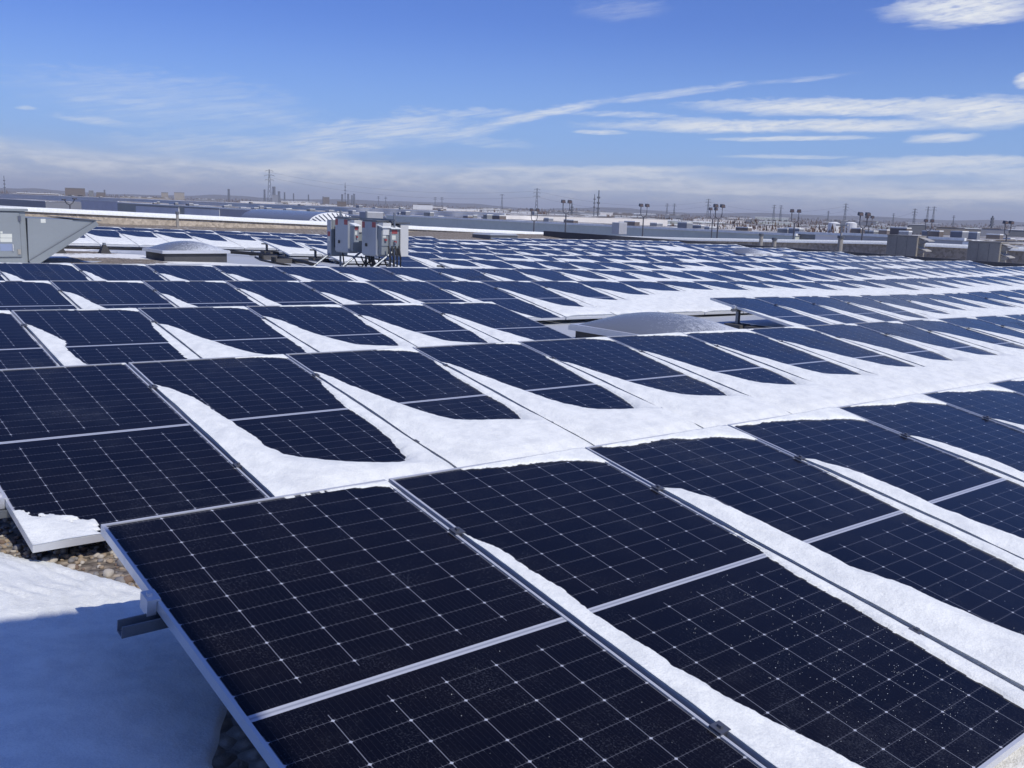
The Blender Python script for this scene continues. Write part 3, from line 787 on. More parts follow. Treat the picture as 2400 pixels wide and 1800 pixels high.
# ------------------------------------------------------------------ air handler at the left
def air_handler():
    Y = 23.2
    xr = ony(62, 550, Y)[0]; zt = ony(30, 489, Y)[2]; zb_ = float(zroof(xr - 1, Y)) - .1
    A = ony(62, 511, Y); Bp = ony(222, 517, Y); Cc = ony(66, 611, Y)
    r = empty('air_handler', (xr - 1.5, Y + 1, zb_), 'big grey rooftop air handler with door and triangular intake hood at far left', 'air handler')
    L = lambda x, y, z: (x - (xr - 1.5), y - (Y + 1), z - zb_)
    w = 3.0
    MB().box(*L(xr - w, Y, zb_), *L(xr, Y + 2.2, zt - .05)).build('body', M['grey'], r, bevel=.01)
    MB().box(*L(xr - w - .04, Y - .05, zt - .049), *L(xr + .05, Y + 2.25, zt)).build('roof', M['grey'], r)
    MB().box(*L(xr - w - .03, Y - .03, zt + .001), *L(xr + .03, Y + 2.2, zt + .03)).build('snow_cap', M['snow'], r)
    # access door with its seams, hinges, papers
    dz0, dz1 = ony(20, 602, Y)[2], ony(20, 498, Y)[2]; dx1 = ony(47, 550, Y)[0]; dx0 = dx1 - .95
    d = MB().box(*L(dx0, Y - .035, dz0), *L(dx1, Y - .004, dz1)).build('door', M['grey'], r, bevel=.006)
    s = MB(); e = .012
    for a in ((dx0 - e, dz0 - e, dx1 + e, dz0), (dx0 - e, dz1, dx1 + e, dz1 + e), (dx0 - e, dz0, dx0, dz1), (dx1, dz0, dx1 + e, dz1)):
        s.box(*L(a[0], Y - .006, a[1]), *L(a[2], Y + .001, a[3]))
    s.build('gasket', M['greyd'], d)
    for v, m in ((512, 'clampm'), (590, 'red')):
        p = ony(44, v, Y); MB().box(*L(p[0] - .03, Y - .06, p[2] - .055), *L(p[0] + .03, Y - .034, p[2] + .055)).build('hinge', M['clampm' if m == 'clampm' else 'rtu'], d)
    p = ony(29, 580, Y); MB().tube([L(p[0], Y - .06, p[2] - .07), L(p[0], Y - .075, p[2]), L(p[0], Y - .06, p[2] + .07)], .012).build('handle', M['white'], d)
    for (u0, v0, u1, v1) in ((0, 548, 27, 557), (0, 558, 27, 567), (0, 542, 5, 547), (94, 513, 105, 522)):
        a, c = ony(u0, v1, Y), ony(u1, v0, Y)
        yb = Y - .038 if u0 < 60 else Y - .062
        lb = MB().box(*L(a[0], yb, a[2]), *L(c[0], yb + .002, c[2])).build('label', M['label'], d if u0 < 60 else r)
    a, c = ony(0, 588, Y), ony(28, 571, Y); MB().box(*L(a[0], Y - .039, a[2]), *L(c[0], Y - .036, c[2])).build('label', painted('blue_placard', (.25, .3, .42), .5), d)
    # intake hood
    h = MB(); t = 2.0
    h.v = [L(*A), L(*Bp), L(*Cc), L(A[0], Y + t, A[2]), L(Bp[0], Y + t, Bp[2]), L(Cc[0], Y + t, Cc[2])]
    h.v = [(x + (.004 if i in (0, 2, 3, 5) else 0), y - .06 if i < 3 else y, z) for i, (x, y, z) in enumerate(h.v)]
    h.f = [(0, 2, 1), (3, 4, 5), (0, 1, 4, 3), (1, 2, 5, 4), (0, 3, 5, 2)]
    ho = h.build('hood', M['grey'], r)
    # folded flange along the slanted mouth and the top edge
    Bv, Cv, Av = Vector(L(*Bp)), Vector(L(*Cc)), Vector(L(*A)); dd = (Cv - Bv).normalized(); nn = Vector((dd.z, 0, -dd.x)); nn = nn if nn.x > 0 else -nn
    f = MB(); y0, y1 = -1.09, t - 1
    a0, a1 = Bv + nn * .003, Cv + nn * .003
    f.hexa([(a0.x, y0, a0.z), (a1.x, y0, a1.z), (a1.x + nn.x * .17, y0 + .03, a1.z + nn.z * .17), (a0.x + nn.x * .12, y0 + .03, a0.z + nn.z * .12),
            (a0.x, y0 + .03, a0.z), (a1.x, y0 + .03, a1.z), (a1.x + nn.x * .17, y0 + .06, a1.z + nn.z * .17), (a0.x + nn.x * .12, y0 + .06, a0.z + nn.z * .12)])
    f.build('flange', M['grey'], ho)
    f = MB(); f.hexa([(Bv.x - .01, y0 - .005, Bv.z), (Cv.x - .01, y0 - .005, Cv.z), (Cv.x + .006, y0 - .005, Cv.z), (Bv.x + .006, y0 - .005, Bv.z),
                      (Bv.x - .01, y0 + .02, Bv.z), (Cv.x - .01, y0 + .02, Cv.z), (Cv.x + .006, y0 + .02, Cv.z), (Bv.x + .006, y0 + .02, Bv.z)])
    f.build('seam', M['greyd'], ho)
    MB().hexa([(Bv.x - .5, y0 - .01, Bv.z + .03), (Bv.x + .12, y0 - .01, Bv.z - .005), (Bv.x + .12, y1, Bv.z - .005), (Bv.x - .5, y1, Bv.z + .03),
               (Bv.x - .5, y0 - .01, Bv.z + .045), (Bv.x + .12, y0 - .01, Bv.z + .012), (Bv.x + .12, y1, Bv.z + .012), (Bv.x - .5, y1, Bv.z + .045)]).build('drip_edge', M['greyd'], ho)
air_handler()

# ------------------------------------------------------------------ inverters on their rack
def inverters():
    X = 12.5; zr = float(zroof(X, 22.8))
    grp = 'inverters on the roof rack'
    def box_x(name, u0, u1, vt, vb, x, depth, mtl, label, cat, parts=(), group=None):
        """cabinet whose door faces the left, towards -x"""
        ya, yb = onx(u1, (vt + vb) / 2, x)[1], onx(u0, (vt + vb) / 2, x)[1]
        zt, zb_ = onx((u0 + u1) / 2, vt, x)[2], onx((u0 + u1) / 2, vb, x)[2]
        r = empty(name, (x, ya, zb_), label, cat, group)
        w, h = yb - ya, zt - zb_
        MB().box(.03, 0, 0, depth, w, h).build('body', M[mtl], r, bevel=.012)
        d = MB().box(0, .005, .03, .029, w - .005, h - .004).build('door', M['invgrey'], r, bevel=.01)
        return r, d, w, h, depth
    def red(par, x, y0, y1, z0, z1): return MB().box(x - .003, y0, z0, x - .0005, y1, z1).build('label', M['red'], par)
    for i, (u0, u1, vt, vb, lab) in enumerate(((785, 816, 512, 592, 'left of the two tall grey inverters facing left on the rack'), (847.5, 882, 518, 600, 'right of the two tall grey inverters, nearer, facing left on the rack'))):
        r, d, w, h, dp = box_x('inverter', u0, u1, vt, vb, X, .30, 'invgrey', lab, 'inverter', group=grp)
        red(d, 0, .03, .20, h - .15, h - .02); red(d, 0, w - .15, w - .02, h - .17, h - .02)
        MB().box(-.012, w * .60, h * .27, -.0005, w * .74, h * .36).build('display', M['black'], d)
        MB().box(-.02, -.04, h + .002, dp + .25, w + .02, h + .03).build('rain_hood', M['greyd'], r)
        MB().box(.06, -.20, h * .62, dp, -.002, h * .97).build('side_cover', M['white'], r, bevel=.008)
        MB().box(.05, -.16, h * .06, dp + .05, -.003, h * .60).build('side_box', M['grey'], r, bevel=.008)
    # slab cabinet at the far left with fins behind
    r, d, w, h, dp = box_x('combiner_box', 766, 776, 515, 600, X + .05, .5, 'grey', 'narrow grey cabinet at the left end of the inverter rack', 'cabinet')
    red(d, 0, w * .2, w * .8, h * .55, h * .68); MB().box(-.003, w * .25, h * .42, -.0005, w * .75, h * .54).build('label', M['label'], d)
    fb = MB()
    for k in range(9): fb.box(.10 + k * .045, -.16, h * .25, .115 + k * .045, -.003, h * .82)
    fb.build('heat_sink', M['black'], r)
    # cabinet at the right: its sunlit flank
    Yd = onx(885, 560, X)[1]
    a, c = ony(938, 602, Yd), ony(958, 525, Yd)
    r = empty('inverter', (a[0], Yd, a[2]), 'white sunlit side of the inverter at the right end of the rack', 'inverter', grp)
    w, h = c[0] - a[0], c[2] - a[2]
    MB().box(0, 0, 0, w, .62, h).build('body', M['white'], r, bevel=.008)
    MB().box(-.35, -.03, h + .004, w + .02, .65, h + .04).build('rain_hood', M['greyd'], r)
    MB().box(-.22, .1, h * .30, -.002, .6, h * .96).build('back_box', M['invgrey'], r, bevel=.008)
    MB().box(-.10, .005, h * .05, -.003, .08, h * .29).build('gland_plate', M['black'], r)
    # switches with red labels, facing the sun
    for (u0, u1, vt, vb, dy, lab) in ((830, 841.5, 530, 568, .35, 'small grey disconnect switch between the two tall inverters'), (894.5, 911.5, 534, 577, -.12, 'grey disconnect switch right beside the nearer tall inverter'), (915.5, 935, 537, 583, -.18, 'grey disconnect switch with red lever, next to the white cabinet')):
        y = Yd + dy; a, c = ony(u0, vb, y), ony(u1, vt, y); w, h = c[0] - a[0], c[2] - a[2]
        r = empty('disconnect_switch', (a[0], y, a[2]), lab, 'switch box', 'disconnect switches on the inverter rack')
        MB().box(0, .0, 0, w, .20, h).build('body', M['grey'], r, bevel=.006)
        MB().box(w * .12, -.004, h * .76, w * .8, -.0005, h * .95).build('label', M['red'], r)
        MB().box(w * .15, -.004, h * .46, w * .6, -.0005, h * .68).build('label', M['label'], r)
        MB().box(w * .35, -.05, h * .28, w * .62, -.001, h * .40).build('lever', M['red'], r, bevel=.004)
        MB().hexa([(-.02, -.06, h + .002), (w + .02, -.06, h + .002), (w + .02, .2, h + .05), (-.02, .2, h + .05), (-.02, -.06, h + .02), (w + .02, -.06, h + .02), (w + .02, .2, h + .07), (-.02, .2, h + .07)]).build('snow_cap', M['snow'], r)
    # rack
    y0, y1 = Yd - .25, onx(768, 560, X)[1] + .1
    r = empty('inverter_rack', (X, (y0 + y1) / 2, zr), 'galvanised strut rack with slanted legs carrying the inverters', 'rack')
    ym = (y0 + y1) / 2
    for yy in (y0 + .1, ym, y1 - .1):
        b = MB(); b.tube([(.38, yy - ym, -.05), (.38, yy - ym, 1.55)], .028, 6); b.build('post', M['galv'], r)
        b = MB(); b.tube([(-.55, yy - ym, .0), (.36, yy - ym, .62)], .026, 6); b.build('leg', M['galv'], r)
        MB().box(-.65, yy - ym - .06, -.03, .5, yy - ym + .06, .02).build('foot', M['greyd'], r)
    for z in (.36, .8, 1.35): MB().box(.33, y0 - ym, z, .37, y1 - ym, z + .04).build('strut', M['galv'], r)
    xp = ony(914, 600, Yd - .15)[0]
    b = MB().tube([(xp - X, Yd - .15 - ym, -.05), (xp - X, Yd - .15 - ym, 1.1)], .03, 6).build('post', M['galv'], r)
    # hanging conduits
    g = random.Random(4)
    cr = empty('cable_bundle', (X, ym, zr), 'black flexible conduits looping below the inverters', 'cable')
    for k in range(13):
        ya = y0 - ym + .1 + (y1 - y0 - .3) * g.random(); yb = ya + g.uniform(-.35, .35); xa = g.uniform(.0, .35); zt = .42 + g.uniform(-.06, .1); dp = g.uniform(.18, .38)
        pts = [(xa + (.25 * t), ya + (yb - ya) * t, zt - dp * math.sin(math.pi * min(1, t * .95)) - (.0 if k % 3 else .32 * t)) for t in np.linspace(0, 1, 11)]
        MB().tube(pts, .019, 6).build('conduit', M['black'], cr, smooth=True)
    for k in range(4):
        x = xp - X + .10 * k - .1; MB().tube([(x, y0 - ym + .02, .75), (x + .02, y0 - ym - .04, .45), (x + .06, y0 - ym + .03, .2), (x + .05, y0 - ym + .1, -.02)], .02, 6).build('conduit', M['black'], cr, smooth=True)
inverters()

# ------------------------------------------------------------------ pipes, sleepers and vents on the roof
def roof_pipe():
    pts = [hit(u, v, .13) for u, v in ((60, 577), (125, 579.5), (230, 581.5), (333, 584.5))]
    b = MB().tube(pts, .035, 8); tag(b.build('conduit_pipe', M['black'], smooth=True), 'black conduit pipe along the roof left of the small skylight', 'pipe', 'roof conduits')
    pts = [hit(u, v, .12) for u, v in ((500, 589), (540, 590.5), (600, 595), (645, 600), (680, 608), (715, 614), (738, 621))]
    tag(MB().tube(pts, .05, 8).build('conduit_pipe', M['black'], smooth=True), 'thick black conduit curving from the small skylight to the inverters', 'pipe', 'roof conduits')
    pts = [hit(u, v, .05) for u, v in ((598, 602), (612, 609), (640, 615), (680, 622))]
    tag(MB().tube(pts, .025, 6).build('cable', M['black'], smooth=True), 'thin black cable lying on the snow left of the inverters', 'cable')
    for (u, v, lab) in ((139, 593, 'rubber pyramid pipe support near the air handler hood'), (245, 594.5, 'rubber pyramid pipe support left of the small skylight'), (518, 597, 'pipe support at the right corner of the small skylight'), (592, 601, 'small pipe support between skylight and inverters')):
        p = hit(u, v, 0); r = empty('pipe_support', (p[0], p[1], p[2]), lab, 'pipe support', 'rubber pipe supports')
        w, h = (.16, .24) if u < 300 else (.10, .12)
        MB().hexa([(-w, -w, -.03), (w, -w, -.03), (w, w, -.03), (-w, w, -.03), (-.04, -.05, h), (.04, -.05, h), (.04, .05, h), (-.04, .05, h)]).build('base', M['black'], r)
        MB().box(-.03, -.06, h + .001, .03, .06, h + .06).build('strap', M['galv'], r)
    for (u, v, w, lab) in ((640, 611, .35, 'dark wooden sleeper with metal end on the snow by the conduit'), (682, 619, .5, 'dark sleeper in front of the curved conduit near the inverters')):
        p = hit(u, v, 0); r = empty('sleeper', (p[0], p[1], p[2]), lab, 'block')
        MB().box(-w, -.09, -.02, w, .09, .15).build('block', M['concrete'], r, bevel=.01)
        MB().box(-w - .05, -.1, -.02, -w - .002, .1, .2).build('end_plate', M['black'], r)
roof_pipe()
def vent(x, y, h, rad, label, tee=False):
    z = float(zroof(x, y)); r = empty('vent_pipe', (x, y, z), label, 'vent pipe', 'vent pipes near the parapets')
    MB().tube([(0, 0, -.1), (0, 0, h)], rad, 10).build('pipe', M['rtu'], r, smooth=False)
    MB().tube([(0, 0, h - .12), (0, 0, h + .02)], rad * 1.35, 10).build('cap', M['greyd'], r)
    if tee: MB().box(-.06, -.35, h + .55, .06, .35, h + .63).box(-.04, -.04, h + .02, .04, .04, h + .55).build('cross_bar', M['rtul'], r)
p_ = ony(416, 516, 50.2); vent(p_[0], 50.2, .95, .07, 'dark vent pipe sticking up before the back parapet at left')
p_ = onx(1784, 560, 51.0); vent(51.0, p_[1], p_[2] - float(zroof(51, p_[1])) + .32, .12, 'short dark vent pipe breaking the snow cap of the right parapet')
p_ = onx(1815, 566, 47.0); vent(47.0, p_[1], p_[2] - float(zroof(47, p_[1])) + .2, .12, 'vent pipe standing in front of the right parapet face')
p_ = onx(1970, 566, 48.0); vent(48.0, p_[1], p_[2] - float(zroof(48, p_[1])) + .3, .14, 'vent pipe with a T shaped bar on top near the right parapet', True)

# ------------------------------------------------------------------ rooftop units at the right
def rtu(u0, u1, vt, vb, label, us):
    X = 48.5; ya, yb = onx(u1, vb, X)[1], onx(u0, vb, X)[1]; zt = onx(u0, vt, X)[2]; z0 = float(zroof(X, ya)) - .05
    r = empty('rooftop_unit', (X, ya, z0), label, 'rooftop unit', 'taupe rooftop units'); w, h = yb - ya, zt - z0
    MB().box(0, 0, .12, .9, w, h).build('body', M['rtu'], r, bevel=.02)
    MB().box(-.02, -.02, h + .002, .92, w + .02, h + .05).build('roof', M['rtu'], r)
    MB().box(.08, .08, -.1, .85, w - .08, .118).build('base', M['kerb'], r)
    for k, (z1, d) in enumerate(((h * .98, .55), (h * .62, .45))):
        MB().hexa([(.12, -d, z1 - .20), (.78, -d, z1 - .20), (.78, -.003, z1 - .04), (.12, -.003, z1 - .04), (.12, -d, z1 - .16), (.78, -d, z1 - .16), (.78, -.003, z1 + .0), (.12, -.003, z1 + .0)]).build('hood', M['rtul'], r)
        MB().hexa([(.12, -d * .55, z1 - .34), (.14, -d * .55, z1 - .34), (.14, -.003, z1 - .34), (.12, -.003, z1 - .34), (.12, -d + .04, z1 - .21), (.14, -d + .04, z1 - .21), (.14, -.003, z1 - .08), (.12, -.003, z1 - .08)]).build('cheek', M['rtu'], r)
    s = MB()
    for k in range(1, 3): s.box(-.006, w * k / 3 - .008, .3, -.0005, w * k / 3 + .008, h - .06)
    s.build('seam', M['greyd'], r)
rtu(2076, 2147, 551.5, 592, 'left of two weathered taupe rooftop units at right', 0)
rtu(2265, 2341, 566, 605, 'right of two weathered taupe rooftop units, near the photo edge', 0)

# ------------------------------------------------------------------ ground, town and skyline
def make_ground():
    m, T, b = mat('winter_ground', (.5, .5, .52), .9, 0, .2)
    co = objco(T); n = T.noise(co, .006, 8, .65); n2 = T.noise(co, .05, 5, .6)
    f = T.ramp(T.m('ADD', T.m('MULTIPLY', n, .6), T.m('MULTIPLY', n2, .4)), .50, .64)
    T.l.new(T.mix(f, (.15, .12, .10, 1), (.72, .73, .74, 1)), b.inputs['Base Color'])
    xs = np.concatenate([np.linspace(-9000, -400, 14), np.linspace(-300, 900, 25), np.linspace(1000, 14000, 27)])
    ys = np.concatenate([np.linspace(-9000, -400, 14), np.linspace(-300, 900, 25), np.linspace(1000, 14000, 27)])
    X, Y = np.meshgrid(xs, ys, indexing='ij'); dist = np.hypot(X, Y)
    Z = np.zeros_like(X) - .0 + 4 * fbm(X / 900, Y / 900, 4, 3) * sst(dist, 900, 4000)
    o = MB().grid(np.stack([X, Y, Z - .02], -1)).build('ground', m, smooth=True); o['kind'] = 'structure'
    # asphalt of the yard between the buildings, with painted lines
    a, T, b = mat('snowy_asphalt', (.3, .3, .3), .9, 0, .2)
    co = objco(T); n = T.noise(co, .09, 7, .65)
    T.l.new(T.mix(T.ramp(n, .42, .55), (.06, .06, .064, 1), (.76, .77, .78, 1)), b.inputs['Base Color'])
    r = MB().box(54, -40, -.3, 93, 260, .0).build('road', a); r['kind'] = 'structure'
make_ground()

def shade_noise(base, sc=.25, k=.25): return painted('cladding', base, .65, .0, k, sc, .5)
CLAD = {'pale': shade_noise((.90, .85, .76)), 'blue': shade_noise((.42, .42, .42)), 'slate': shade_noise((.23, .235, .23)), 'green': shade_noise((.40, .41, .34)),
        'white': shade_noise((.8, .8, .77)), 'brown': shade_noise((.19, .16, .14)), 'tan': shade_noise((.36, .32, .26)), 'grey': shade_noise((.26, .27, .29)), 'lavender': shade_noise((.66, .65, .66)), 'teal': shade_noise((.60, .63, .55))}
def patchy():
    m, T, b = mat('patchy_snow_roof', (.5, .5, .5), .9, 0, .2)
    co = objco(T); n = T.noise(co, .16, 7, .65)
    T.l.new(T.mix(T.ramp(n, .46, .60), (.17, .15, .13, 1), (.80, .80, .78, 1)), b.inputs['Base Color']); return m
M['patchy'] = patchy()
GLASS = painted('dark_window', (.03, .035, .045), .2, 0, .2, 1)
def block(name, X, u0, u1, v, depth, clad, label, cat='building', group=None, snow=True, doors=0, units=0, gr=None):
    """a flat roofed building whose long wall runs along y at x = X, seen from u0 to u1; v is its roof line at u0"""
    ya, yb = onx(u1, v, X)[1], onx(u0, v, X)[1]; zt = onx(u0, v, X)[2]
    r = empty(name, (X, ya, 0), label, cat, group); w = yb - ya
    MB().box(0, 0, -.3, depth, w, zt).build('wall', CLAD[clad], r)
    c = MB()
    c.box(-.12, -.12, zt + .003, .35, w + .12, zt + .28)
    c.build('parapet_cap', M['snow_far'] if snow else CLAD['grey'], r)
    MB().box(.352, -.1, zt + .003, depth, w + .1, zt + .1).build('roof', M['patchy'] if snow else CLAD['grey'], r)
    g = random.Random(int(u0)); 
    for k in range(doors):
        y = w * (k + .5) / doors; MB().box(-.08, y - 2, 0, -.003, y + 2, min(4.2, zt - 1.2)).build('door', CLAD['white' if clad != 'white' else 'grey'], r)
    for k in range(units):
        y = w * (k + g.uniform(.2, .8)) / units; sx = g.uniform(.35, .8); sy = g.uniform(.4, 1.1); h = g.uniform(.35, .85); x = g.uniform(2, min(depth - 3, 16))
        q = empty('rooftop_unit', (X + x, ya + y, zt + .1), gr or 'small box shaped unit on a snowy roof beyond the right parapet', 'rooftop unit', 'small units on neighbouring roofs')
        MB().box(-sx, -sy, 0, sx, sy, h).build('body', CLAD[g.choice(['slate', 'grey', 'brown', 'grey'])], q)
        MB().box(-sx, -sy, h + .003, sx, sy, h + .12).build('snow_cap', M['snow_far'], q)
    return zt, ya, yb
# neighbours directly beyond the roof
GR1 = 'small box unit on the snowy roof behind the long blue grey wall'
block('warehouse', 100, 905, 1868, 516.5 - 11, 22, 'teal', 'long blue grey warehouse wall running behind the lamp posts', units=22, gr=GR1)
block('warehouse', 101, 1866, 1912, 548, 40, 'slate', 'dark blue wall section right of the long blue grey warehouse', units=1)
block('warehouse', 100.5, 1911, 1976, 549.5, 40, 'pale', 'pale grey wall section between two blue wall sections at right', units=2)
block('warehouse', 99, 1975, 2260, 551, 50, 'blue', 'blue grey warehouse behind the left taupe rooftop unit', units=7)
block('warehouse', 99, 2259, 2275, 573, 50, 'pale', 'narrow pale wall end between the two taupe rooftop units')
block('warehouse', 110, 2275, 2500, 577, 50, 'blue', 'blue grey warehouse behind the right taupe rooftop unit', units=5)
# left: stepped warehouses running away from us
block('warehouse', 150, -90, 640, 451, 60, 'pale', 'very long pale warehouse along the far left skyline', units=4, gr='small unit on the long pale warehouse roof at far left')
block('warehouse', 148, 640, 1183, 481, 60, 'pale', 'long pale warehouse continuing behind the inverters', units=6, gr='small unit on the pale warehouse roof behind the inverters')
block('warehouse', 118, -40, 106, 464, 22, 'grey', 'low dark slate building block at the far left edge', snow=True)
block('warehouse', 125, 190, 276, 469, 20, 'lavender', 'lavender grey wall section of a low building left of centre')
block('warehouse', 110, 275, 600, 476, 35, 'green', 'grey green building with pale wall panels beyond the back parapet', units=12, gr='small box unit on the roof of the grey green building')
block('warehouse', 109.6, 318, 418, 482, 3, 'white', 'left pale panel block in front of the grey green building', snow=False)
block('warehouse', 109.6, 432, 514, 487, 3, 'white', 'right pale panel block in front of the grey green building', snow=False)
block('warehouse', 108, 515, 905, 489.5, 50, 'blue', 'slate blue building behind the barrel vault and inverters', units=10, gr='small box unit on the slate blue building roof behind the inverters')
p_ = ond(870, 512, 105)
r_ = empty('rooftop_unit', (p_[0], p_[1], p_[2]), 'large dark blue box unit on a roof just above the inverters', 'rooftop unit')
MB().box(-1., -.8, -1, 1., .8, .65).build('body', CLAD['blue'], r_); MB().box(-1., -.8, .653, 1., .8, .72).build('snow_cap', M['snow_far'], r_)
p_ = ond(1452, 531, 118)
r_ = empty('rooftop_unit', (p_[0], p_[1], p_[2] - .4), 'big blue grey box unit on the roof behind the second lamp post', 'rooftop unit')
MB().box(-.7, -.6, -.5, .7, .6, .85).build('body', CLAD['blue'], r_); MB().box(-.7, -.6, .853, .7, .6, .9).build('snow_cap', M['snow_far'], r_)

def barrel_vault():
    Y = 60.
    a, c, t_ = ony(722, 520, Y), ony(838, 526, Y), ony(782, 498, Y)
    Wd = (c[0] - a[0]) / 2; xc = (a[0] + c[0]) / 2; z = min(a[2], c[2]) - .1; H = t_[2] - z; L = 11.
    r = empty('barrel_vault', (xc, Y, z), 'translucent barrel vault skylight with ribbed white end behind the back parapet', 'skylight')
    n = 25; th = np.linspace(0, math.pi, n)
    P = np.array([[(-Wd * math.cos(t), y, H * math.sin(t) ** .9) for t in th] for y in np.linspace(0, L, 12)])
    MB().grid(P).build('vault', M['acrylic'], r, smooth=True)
    P = np.array([[(-Wd * math.cos(t) * (1 - .25 * q), -1.1 * q * math.sin(t) ** .7, H * math.sin(t) ** .9 * (1 - q) ** .7) for t in th] for q in np.linspace(0, 1, 10)])
    MB().grid(P).build('end_cap', M['snow_far'], r, smooth=True)
    P = np.array([[(-Wd * math.cos(t), L + .001, H * math.sin(t) ** .9 * q) for t in th] for q in (0, 1)])
    MB().grid(P).build('end_wall', CLAD['grey'], r)
    b = MB()
    for t in np.linspace(.3, math.pi - .3, 14):
        b.tube([(-Wd * math.cos(t) * (1 - .25 * q), -1.1 * q * math.sin(t) ** .7 - .03, H * math.sin(t) ** .9 * (1 - q) ** .7 + .02) for q in np.linspace(.12, .95, 6)], .035, 5)
    b.build('rib', M['greyd'], r)
    MB().box(-Wd - .15, -1.3, -8, Wd + .15, L + .2, -.003).build('curb', CLAD['pale'], r)
barrel_vault()

# lamp posts
M['lens'] = painted('lamp_lens', (.15, .11, .10), .3)
def lamp_post(u, vt, dist, label, rot=0.):
    p = ond(u, vt, dist); h = p[2]; r = empty('lamp_post', (p[0], p[1], 0), label, 'lamp post', 'twin floodlight posts along the yard', rotz=math.radians(-40) + rot)
    MB().tube([(0, 0, 0), (0, 0, h - 1.25)], .095, 8, .06).build('post', M['pole'], r)
    q = .31; pts = [(-q, 0, h - .25), (-q, 0, h - .8), (-.25, 0, h - 1.1), (0, 0, h - 1.25), (.25, 0, h - 1.1), (q, 0, h - .8), (q, 0, h - .25)]
    MB().tube(pts, .04, 6).build('bracket', M['pole'], r)
    for sx in (-1, 1):
        hd = MB().hexa([(sx * q - .19, -.16, h - .28), (sx * q + .19, -.16, h - .28), (sx * q + .19, .16, h - .22), (sx * q - .19, .16, h - .22), (sx * q - .16, -.14, h - .02), (sx * q + .16, -.14, h - .02), (sx * q + .16, .14, h + .03), (sx * q - .16, .14, h + .03)]).build('lamp_head', M['pole'], r)
        MB().box(sx * q - .13, -.175, h - .24, sx * q + .13, -.163, h - .07).build('lens', M['lens'], hd)
for (u, v, d, l) in ((1328, 469, 88, 'twin floodlight lamp post, leftmost and tallest of those beyond the parapet'), (1510, 478, 92, 'twin floodlight lamp post second from left beyond the parapet'), (1672, 487, 108, 'shorter of the two lamp posts standing close together'), (1686, 479, 84, 'taller of the two lamp posts standing close together'),
                     (1865, 491, 92, 'twin floodlight lamp post before the join of the blue walls'), (2026, 498, 82, 'twin floodlight lamp post left of the left taupe rooftop unit'), (2039, 506, 120, 'distant lamp post whose head shows just right of a nearer one'),
                     (2178, 514, 110, 'lamp post head showing above the gap between taupe units'), (2364, 518, 96, 'lamp post behind the right taupe rooftop unit'), (1253, 489, 95, 'slim post with twin heads left of the other lamp posts')):
    lamp_post(u, v, d, l, .25 * math.sin(u))
p_ = ond(163, 467, 112)
r_ = empty('lamp_post', (p_[0], p_[1], 0), 'small curved twin arm lamp before the pale wall at far left', 'lamp post')
MB().tube([(0, 0, 0), (0, 0, p_[2] - .6)], .07, 6).build('post', M['pole'], r_)
MB().tube([(-.5, 0, p_[2] - .1), (-.3, 0, p_[2] - .45), (0, 0, p_[2] - .6), (.3, 0, p_[2] - .35), (.5, 0, p_[2])], .06, 6).build('arm', M['pole'], r_)
MB().box(-.75, -.15, p_[2] - .12, -.4, .15, p_[2] + .02).box(.3, -.15, p_[2], .75, .15, p_[2] + .14).build('lamp_head', M['pole'], r_)

# pylons and masts
def bar(b, p, q, t):
    b.tube([p, q], t, 4)
def pylon(u, vt, dist, label, arms=3, base=.11, wide=.16):
    p = ond(u, vt, dist); h = p[2]; r = empty('pylon', (p[0], p[1], 0), label, 'pylon', 'high voltage pylons on the skyline', rotz=math.radians(-35))
    t = max(.12, dist * .00011); w = h * base / 2
    b = MB(); zs = np.linspace(0, h, 9)
    wid = lambda z: w * (1 - z / h) ** 1.1 + h * .008
    for sx in (-1, 1):
        for sy in (-1, 1):
            b.tube([(sx * wid(z), sy * wid(z), z) for z in zs], t, 4)
    for z0, z1 in zip(zs[:-1], zs[1:]):
        a, c = wid(z0), wid(z1)
        for s in (-1, 1):
            bar(b, (-a, s * a, z0), (c, s * c, z1), t * .6); bar(b, (a, s * a, z0), (-c, s * c, z1), t * .6)
            bar(b, (s * a, -a, z0), (s * c, c, z1), t * .6)
    b.build('tower', M['steel'], r)
    for k in range(arms):
        z = h * (.96 - .115 * k); L = h * wide * (1, 1.25, 1.1)[k % 3] / 1.6
        c = MB(); bar(c, (-L, 0, z), (L, 0, z), t * .9); bar(c, (-L, 0, z), (0, 0, z + h * .035), t * .7); bar(c, (L, 0, z), (0, 0, z + h * .035), t * .7)
        for s in (-1, 1): bar(c, (s * L, 0, z), (s * L, 0, z - h * .03), t)
        c.build('cross_arm', M['steel'], r)
    return p
PY = []
